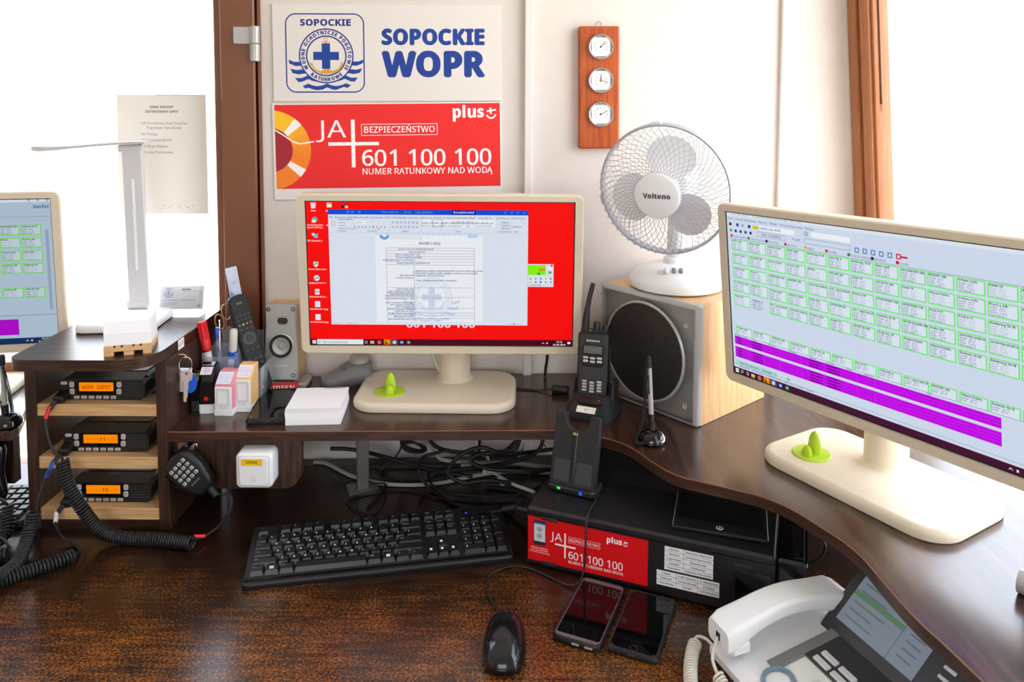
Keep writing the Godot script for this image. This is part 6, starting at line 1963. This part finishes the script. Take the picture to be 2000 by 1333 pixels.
	part(bt, "erase_mark", boxed(V(0.003, 0.0004, 0.0036), 0.0001), M.ink_white, at(0, 0.0003, 0))
	# headset charging stand
	var cr := thing("headset_stand", "black headset charging stand with lit green and blue symbols on the computer", "charger", Transform3D(Basis(), V(0.1085, D + 0.1055, -1.292)) * at(0, 0, 0, -26))
	var o := PackedVector2Array()
	for q in [[-0.042, 0.0], [0.042, 0.0], [0.042, 0.124], [0.0235, 0.124]]: o.append(Vector2(q[0], q[1]))
	for k in 11:
		var a := PI * k / 10.0
		o.append(Vector2(cos(a) * 0.0225, 0.119 - sin(a) * 0.024))
	for q in [[-0.0235, 0.124], [-0.042, 0.124]]: o.append(Vector2(q[0], q[1]))
	var lean := at(0, 0.010, 0.006, 0, -15)
	part(cr, "back_plate", slabbed(o, -0.016, 0.0, 0.0015), M.black_matt, lean)
	part(cr, "groove", boxed(V(0.007, 0.088, 0.002), 0.0008), M.black_gloss, lean * at(-0.001, 0.052, 0.0002))
	for s in [-1, 1]: part(cr, "window", slabbed(rr(0.030, 0.036, 0.003, 3), 0.0, 0.0008), M.charcoal, lean * at(s * 0.0205, 0.026, 0))
	for k in 3: part(cr, "contact_pin", boxed(V(0.0018, 0.005, 0.001), 0.0003), M.contact, lean * at(-0.0045 + 0.0034 * k, 0.0905, 0.0014))
	part(cr, "foot", slabbed(rr(0.090, 0.050, 0.010, 4), 0.0, 0.012, 0.003), M.black, flat(0, 0, -0.012))
	part(cr, "phone_light", letters("⊃", 0.004, true) if false else boxed(V(0.006, 0.0035, 0.0006), 0.0004), M.led_green, at(-0.021, 0.0085, 0.0132))
	part(cr, "screen_light", lathed([[0.0013, 0], [0.0030, 0], [0.0030, 0.0006], [0.0013, 0.0006]], 16), M.led_blue, at(0.020, 0.0075, 0.0132, 0, 90))


func build_telephone() -> void:
	var t := thing("desk_telephone", "white desk telephone with tilted dark display panel", "telephone", at(0.422, D, -0.965, -70))
	# local z towards its user, x to the right of its face
	var side := PackedVector2Array([Vector2(-0.105, 0.004), Vector2(0.105, 0.004), Vector2(0.105, 0.014), Vector2(0.085, 0.022), Vector2(-0.060, 0.048), Vector2(-0.105, 0.048)])
	var turned := PackedVector2Array()
	for v in side: turned.append(Vector2(-v.x, v.y))
	turned.reverse()
	part(t, "base", slabbed(turned, -0.115, 0.125, 0.004, 2), M.white, Transform3D(Basis(Vector3.UP, PI / 2), Vector3.ZERO))
	part(t, "plinth", boxed(V(0.230, 0.006, 0.200), 0.002), M.grey_white, at(0.005, 0.003, 0))
	var slope := Transform3D(Basis(Vector3.RIGHT, 0.176), V(0, 0.037, 0))
	part(t, "dark_panel", boxed(V(0.150, 0.003, 0.080), 0.001), M.charcoal, slope * at(0.045, 0.002, -0.03))
	part(t, "speaker_strip", boxed(V(0.018, 0.003, 0.12), 0.001), M.grey_plastic, slope * at(-0.037, 0.002, 0.0))
	for k in 5:
		for j in 2: part(t, "function_key", boxed(V(0.026, 0.004, 0.009), 0.001), M.grey_white, slope * at(-0.005 + 0.031 * k, 0.0045, -0.012 + 0.014 * j))
	for k in 4:
		for j in 3: part(t, "number_key", boxed(V(0.017, 0.004, 0.010), 0.0015), M.grey_white, slope * at(0.02 + 0.022 * j, 0.0035, 0.03 + 0.014 * k))
	part(t, "dial_ring", lathed([[0.017, 0.0], [0.018, 0.003], [0.022, 0.003], [0.023, 0.0]], 32), paint(rgb8(120, 150, 170), 0.3, 0.5), slope * at(-0.012, 0.002, 0.068))
	# handset: runs front to back on the left
	var rings := []
	for k in 17:
		var s := k / 16.0
		var z := lerpf(0.112, -0.098, s)
		var arch := sin(PI * s)
		var mid := 0.052 + 0.022 * arch + 0.012 * s
		var half_h := lerpf(0.019, 0.0115, smoothstep(0.0, 0.8, arch))
		var half_w := lerpf(0.0265, 0.0225, arch)
		if k == 0 or k == 16:
			half_h *= 0.8
			half_w *= 0.88
		var ring := PackedVector3Array()
		for v in rr(half_w * 2, half_h * 2, half_h * 0.55, 4): ring.append(V(-v.x - 0.083, mid + v.y, z))
		ring.reverse()
		rings.append(ring)
	var st := mb()
	for r in rings: r.reverse()
	loft(st, rings)
	part(t, "handset", st, M.white)
	for z in [0.088, -0.075]: part(t, "handset_pad", boxed(V(0.044, 0.022, 0.036), 0.006), M.white, at(-0.083, 0.040 + (0.012 if z < 0 else 0.0), z))
	part(t, "jack", boxed(V(0.008, 0.010, 0.001)), M.black, at(-0.083, 0.052, 0.1125))
	# display panel
	var scr := Transform3D(Basis(Vector3.RIGHT, deg_to_rad(-47.0)), V(0.035, 0.082, -0.085))
	part(t, "display_panel", slabbed(rr(0.200, 0.120, 0.008, 4), -0.010, 0.0, 0.003), M.charcoal, scr * at(0, -0.011, 0))
	var im := picture(512, 320, rgb8(158, 170, 186))
	rect(im, 0, 96, 340, 34, rgb8(110, 160, 120))
	rect(im, 338, 0, 4, 320, rgb8(110, 122, 142))
	for k in 5: rect(im, 30, 30 + k * 52 + (26 if k > 1 else 0), 150 + 30 * (k % 3), 12, rgb8(128, 142, 140))
	for k in 5: rect(im, 380, 60 + k * 48, 90, 10, rgb8(120, 132, 152))
	part(t, "display", quad(0.128, 0.072), glowing(im, 0.45, 0.2), scr * at(-0.020, 0.004, 0.0004))
	for k in 6: part(t, "line_key", slabbed(rr(0.017, 0.005, 0.0015, 3), 0.0, 0.003, 0.001), M.grey_white, scr * at(0.074, 0.036 - 0.0135 * k, 0))
	part(t, "display_lip", boxed(V(0.09, 0.004, 0.004), 0.001), M.silver, scr * at(0.0, -0.069, 0.002))
	var inv := t.transform.affine_inverse()
	part(t, "cord", tubed([t.transform * V(-0.083, 0.050, 0.113), V(0.284, 0.796, -1.000), V(0.277, 0.780, -0.990), V(0.280, 0.769, -0.975)], 0.0023, 8, 0.004), M.cable_white, inv)
	part(t, "coiled_cord", coil([V(0.280, 0.768, -0.974), V(0.287, 0.761, -0.950), V(0.292, 0.760, -0.90), V(0.29, 0.760, -0.86)], 0.0072, 0.0020, 0.0050), M.cable_white, inv)
	part(t, "coiled_cord", coil([V(0.266, 0.762, -1.043), V(0.256, 0.760, -1.020), V(0.246, 0.760, -0.985), V(0.240, 0.760, -0.94), V(0.25, 0.760, -0.88)], 0.0078, 0.0020, 0.0050), M.cable_white, inv)
	part(t, "cord", tubed([V(0.292, 0.764, -1.030), V(0.283, 0.767, -1.045), V(0.272, 0.766, -1.052), V(0.266, 0.764, -1.045)], 0.0023, 8, 0.004), M.cable_white, inv)


# ------------------------------------------------------------------ the next desk place on the left
func build_left_place() -> void:
	var sh := thing("side_shelf", "dark shelf with bare chipboard end left of the radio cabinet", "shelf", at(-1.30, D, -1.48))
	var inv := sh.transform.affine_inverse()
	var p := PackedVector2Array([Vector2(-1.70, 1.345), Vector2(-0.912, 1.345), Vector2(-0.912, 1.365), Vector2(-0.955, 1.46), Vector2(-1.02, 1.60), Vector2(-1.70, 1.58)])
	part(sh, "shelf_board", slabbed(p, S - 0.018, S, 0.0006), M.wenge_z, inv * flat(0, 0, 0))
	part(sh, "raw_end", span(V(0, -0.0175, 0), V(0.0008, -0.0005, 0.102)), M.raw_board, inv * at(-0.9545, S, -1.46, 24.3))
	part(sh, "apron_board", span(V(-1.6, 0.828, -1.385), V(-0.922, S - 0.018, -1.366), 0.0006), M.wenge_y, inv)
	part(sh, "leg_panel", span(V(-1.62, D, -1.57), V(-1.60, S - 0.018, -1.37)), M.wenge_y, inv)
	part(sh, "leg_panel", span(V(-1.12, D, -1.57), V(-1.10, S - 0.018, -1.50)), M.wenge_y, inv)
	var ph := thing("pen_holder", "black weighted pen holder on the left side shelf", "pen holder", at(-0.932, S, -1.371))
	part(ph, "base", lathed([[0.0, 0], [0.021, 0], [0.0235, 0.003], [0.023, 0.010], [0.018, 0.018], [0.011, 0.0225], [0.0, 0.024]], 28), M.black_gloss)
	part(ph, "socket", straight(V(-0.006, 0.012, 0), V(-0.006, 0.040, 0), 0.0062, 16), M.black)
	part(ph, "coiled_cord", coil([V(-0.004, 0.115, 0.006), V(0.002, 0.09, 0.006), V(0.006, 0.06, 0.004), V(0.008, 0.03, 0.002), V(0.007, 0.020, 0.004)], 0.0026, 0.0007, 0.0021, 5), M.rubber)
	var pen := thing("pen", "clear and black pen in the left pen holder", "pen", at(-0.938, S + 0.034, -1.371, 0, 0, 1))
	part(pen, "barrel", straight(V(0, 0, 0), V(0, 0.080, 0), 0.0045, 16), M.silver)
	part(pen, "cap", lathed([[0.0048, 0.080], [0.0048, 0.098], [0.003, 0.1], [0.0, 0.1]], 16), M.black)
	var kb := thing("keyboard", "black keyboard under the left side shelf", "keyboard", at(-1.125, D, -1.405, 4))
	part(kb, "case", slabbed(rr(0.44, 0.145, 0.010, 4), 0.0, 0.014, 0.003), M.black, flat(0.0, 0, 0))
	for r in 6:
		for c in 22: same(kb, "key", meshes["key1.00_1.0"], M.key, at(-0.2 + 0.01905 * c, 0.0205, -0.052 + 0.0203 * r))
	var hs := thing("telephone_handset", "black telephone handset hanging at the left apron board", "handset", at(-0.945, 0.868, -1.338))
	var rings := []
	for k in 11:
		var t := k / 10.0
		var ring := PackedVector3Array()
		var rad := lerpf(0.020, 0.027, absf(2 * t - 1)) * (0.8 if k in [0, 10] else 1.0)
		for i in 14: ring.append(V(cos(TAU * i / 14) * rad, lerpf(-0.055, 0.045, t), -0.004 - sin(TAU * i / 14) * 0.016))
		rings.append(ring)
	var st := mb()
	loft(st, rings)
	part(hs, "body", st, M.black_gloss)
	var c4 := thing("coiled_cable", "black coiled cord coming down in front of the left keyboard", "cord", at(-0.91, D, -1.30), "coiled cords on the desk")
	inv = c4.transform.affine_inverse()
	part(c4, "lead", tubed([V(-0.960, 0.836, -1.315), V(-0.935, 0.832, -1.315), V(-0.916, 0.822, -1.320), V(-0.911, 0.806, -1.330)], 0.0024, 8), M.rubber, inv)
	part(c4, "coiled_cord", coil([V(-0.912, 0.806, -1.332), V(-0.908, 0.788, -1.325), V(-0.902, 0.768, -1.305), V(-0.908, 0.762, -1.275), V(-0.93, 0.762, -1.25)], 0.0092, 0.0024, 0.0064), M.rubber, inv)
	var c5 := thing("coiled_cable", "short black coiled cord lying flat under the blue-banded one", "cord", at(-0.88, D, -1.26), "coiled cords on the desk")
	inv = c5.transform.affine_inverse()
	part(c5, "lead", tubed([V(-0.95, 0.775, -1.310), V(-0.915, 0.778, -1.290), V(-0.885, 0.775, -1.275), V(-0.865, 0.768, -1.262)], 0.0024, 8), M.rubber, inv)
	part(c5, "coiled_cord", coil([V(-0.866, 0.762, -1.254), V(-0.89, 0.762, -1.248), V(-0.93, 0.762, -1.243)], 0.0088, 0.0024, 0.0064), M.rubber, inv)


# ------------------------------------------------------------------ cables under the shelf
func build_cables() -> void:
	var G := "cables tangled under the shelf"
	var runs := [
		[[V(-0.39, 0.792, -1.592), V(-0.331, 0.788, -1.592), V(-0.228, 0.772, -1.572), V(-0.148, 0.762, -1.55), V(-0.08, 0.757, -1.54)], 0.0042],
		[[V(-0.190, 0.880, -1.60), V(-0.181, 0.825, -1.592), V(-0.150, 0.800, -1.575), V(-0.074, 0.792, -1.572), V(0.002, 0.788, -1.578), V(0.085, 0.798, -1.578), V(0.12, 0.80, -1.585)], 0.0042],
		[[V(0.024, 0.915, -1.505), V(0.016, 0.850, -1.50), V(-0.003, 0.833, -1.498), V(-0.070, 0.827, -1.490), V(-0.078, 0.815, -1.482), V(-0.039, 0.803, -1.480), V(0.033, 0.800, -1.48), V(0.10, 0.795, -1.50)], 0.0042],
		[[V(0.012, 0.838, -1.535), V(-0.018, 0.846, -1.462), V(-0.059, 0.858, -1.458), V(-0.099, 0.846, -1.450), V(-0.124, 0.812, -1.448), V(-0.093, 0.792, -1.446), V(-0.048, 0.800, -1.440), V(0.0, 0.79, -1.45)], 0.0040],
		[[V(-0.110, 0.757, -1.585), V(-0.171, 0.758, -1.558), V(-0.159, 0.758, -1.500), V(-0.120, 0.758, -1.470), V(-0.048, 0.758, -1.458), V(0.005, 0.758, -1.462), V(0.040, 0.775, -1.450), V(0.07, 0.84, -1.36), V(0.085, 0.866, -1.318)], 0.0022],
		[[V(-0.13, 0.812, -1.545), V(-0.150, 0.809, -1.540), V(-0.183, 0.802, -1.530), V(-0.188, 0.785, -1.505), V(-0.164, 0.757, -1.490), V(-0.107, 0.755, -1.433), V(-0.060, 0.754, -1.410), V(-0.02, 0.756, -1.40)], 0.0034],
		[[V(0.078, 0.915, -1.555), V(0.070, 0.845, -1.55), V(0.056, 0.812, -1.54), V(0.013, 0.800, -1.525), V(-0.040, 0.790, -1.522), V(-0.103, 0.780, -1.525), V(-0.16, 0.765, -1.54)], 0.0042],
		[[V(-0.243, 0.915, -1.597), V(-0.243, 0.83, -1.597), V(-0.236, 0.80, -1.594), V(-0.25, 0.775, -1.585), V(-0.28, 0.7545, -1.57)], 0.0022],
		[[V(-0.064, 0.915, -1.575), V(-0.066, 0.84, -1.577), V(-0.068, 0.77, -1.582), V(-0.06, 0.756, -1.585)], 0.0030],
		[[V(-0.29, 0.762, -1.600), V(-0.22, 0.758, -1.600), V(-0.12, 0.757, -1.598), V(0.02, 0.757, -1.605)], 0.0030],
		[[V(-0.05, 0.757, -1.51), V(0.01, 0.760, -1.50), V(0.05, 0.78, -1.51), V(0.11, 0.79, -1.52)], 0.0036],
		[[V(-0.02, 0.756, -1.43), V(0.01, 0.762, -1.40), V(0.035, 0.775, -1.375), V(0.06, 0.79, -1.35)], 0.0050]]
	var names := ["thick black cable leaving behind the steel shelf leg", "black cable sagging along the wall under the shelf", "black cable dropping from the shelf beside the headset stand", "black cable in an open upright loop under the shelf", "thin black cable curling out to the headset stand", "black cable arching down to the back of the keyboard", "black cable falling behind the left end of the computer", "thin black lead dropping beside the bundled lead", "straight black lead hanging beside the white cable", "black cable lying flat along the foot of the wall", "black cable running in behind the computer case", "thick black cable ending beside the monitor plug"]
	for k in runs.size(): solo("black_cable", names[k], "cable", tubed(runs[k][0], runs[k][1], 8), M.rubber, Transform3D(), G)
	solo("grey_cable", "thick grey cable winding across the back of the desk", "cable", tubed([V(-0.43, 0.7545, -1.605), V(-0.401, 0.7545, -1.600), V(-0.330, 0.7545, -1.543), V(-0.250, 0.7545, -1.511), V(-0.156, 0.7545, -1.514), V(-0.073, 0.7545, -1.549), V(0.003, 0.7545, -1.568), V(0.10, 0.7545, -1.559)], 0.0042, 9), M.cable_grey)
	solo("grey_cable", "pale grey cable lying along the wall under the shelf", "cable", tubed([V(-0.175, 0.80, -1.595), V(-0.162, 0.783, -1.588), V(-0.144, 0.772, -1.582), V(-0.085, 0.768, -1.580), V(0.003, 0.768, -1.578), V(0.079, 0.765, -1.565), V(0.12, 0.765, -1.56)], 0.0042, 9), M.cable_grey)
	solo("white_cable", "white cable dropping from the middle of the shelf", "cable", tubed([V(-0.083, 0.915, -1.605), V(-0.081, 0.83, -1.603), V(-0.072, 0.79, -1.60), V(-0.055, 0.775, -1.60), V(-0.05, 0.762, -1.60)], 0.0040, 9), M.cable_white)
	solo("white_cable", "white cable looping against the wall beside the headset stand", "cable", tubed([V(0.018, 0.762, -1.615), V(0.020, 0.785, -1.615), V(0.028, 0.803, -1.615), V(0.045, 0.811, -1.615), V(0.07, 0.80, -1.612), V(0.085, 0.775, -1.61)], 0.0032, 9), M.cable_white)
	var lan := thing("network_cable", "white network cable with a paper flag beside the computer", "cable", at(0.0, D, -1.48))
	var inv := lan.transform.affine_inverse()
	part(lan, "cable", tubed([V(-0.105, 0.766, -1.570), V(-0.067, 0.775, -1.546), V(-0.035, 0.778, -1.515), V(0.0, 0.782, -1.465), V(0.046, 0.79, -1.415)], 0.0034, 9), M.cable_white, inv)
	part(lan, "plug", boxed(V(0.010, 0.010, 0.022), 0.001), M.grey_white, inv * at(-0.048, 0.777, -1.527, -42))
	var fl := []
	for k in 10: fl.append(V(-0.016 + 0.012 * cos(PI * 1.2 * k / 9.0 + 1.2), 0.782 + 0.013 * sin(PI * 1.2 * k / 9.0 + 1.2), 0))
	var fs := mb()
	for k in 9:
		for s in 2:
			var a: Vector3 = fl[k] + V(0, 0, -0.006)
			var b: Vector3 = fl[k + 1] + V(0, 0, -0.006)
			var o := V(0, 0, 0.012)
			if s == 0:
				tri(fs, a, b, b + o); tri(fs, a, b + o, a + o)
			else:
				tri(fs, a, b + o, b); tri(fs, a, a + o, b + o)
	part(lan, "paper_flag", fs, M.paper, inv * at(0, 0, -1.475, -30))
	# bundled lead and plug at the case
	var bd := thing("bundled_lead", "black lead tied in a bundle hanging at the wall", "cable", at(-0.215, 0.80, -1.600))
	for k in 5:
		var lp := []
		for i in 13: lp.append(V(cos(TAU * i / 12.0) * 0.026 + 0.002 * k, sin(TAU * i / 12.0) * (0.007 + 0.001 * k) - 0.0006 * k, 0.006 + 0.0022 * k))
		part(bd, "loop", tubed(lp, 0.0021, 6, 0.005), M.rubber, at(0, 0, 0, 0, 0, -22.0 + 4 * k))
	part(bd, "lead", tubed([V(-0.02, 0.115, 0.0), V(-0.024, 0.05, 0.003), V(-0.022, 0.01, 0.008)], 0.0021, 7), M.rubber)
	var vp := thing("monitor_plug", "black monitor plug seated in the left end of the computer", "plug", at(0.03, 0.79, -1.355, -21))
	part(vp, "plug_body", boxed(V(0.030, 0.018, 0.036), 0.004), M.black, at(-0.004, 0, 0))
	part(vp, "boot", straight(V(-0.018, 0, 0), V(-0.045, -0.008, 0.004), 0.006, 14), M.rubber)
	part(vp, "lead", tubed([V(-0.044, -0.008, 0.004), V(-0.07, -0.02, 0.004), V(-0.10, -0.034, 0.0), V(-0.13, -0.036, -0.02)], 0.0036, 8), M.rubber)
	var up := thing("usb_plug", "black plug with short lead at the right end of the computer", "plug", at(0.492, 0.812, -1.252, -15))
	part(up, "plug_body", boxed(V(0.030, 0.016, 0.014), 0.002), M.rubber)
	for k in 5: part(up, "grip_rib", boxed(V(0.0015, 0.017, 0.0150), 0.0003), M.charcoal, at(-0.009 + 0.0045 * k, 0, 0))
	part(up, "lead", tubed([V(0.014, 0, 0), V(0.030, -0.004, 0), V(0.044, -0.022, 0.002), V(0.034, -0.046, 0.002), V(0.012, -0.058, 0.0), V(-0.015, -0.059, -0.005)], 0.0022, 8), M.rubber)
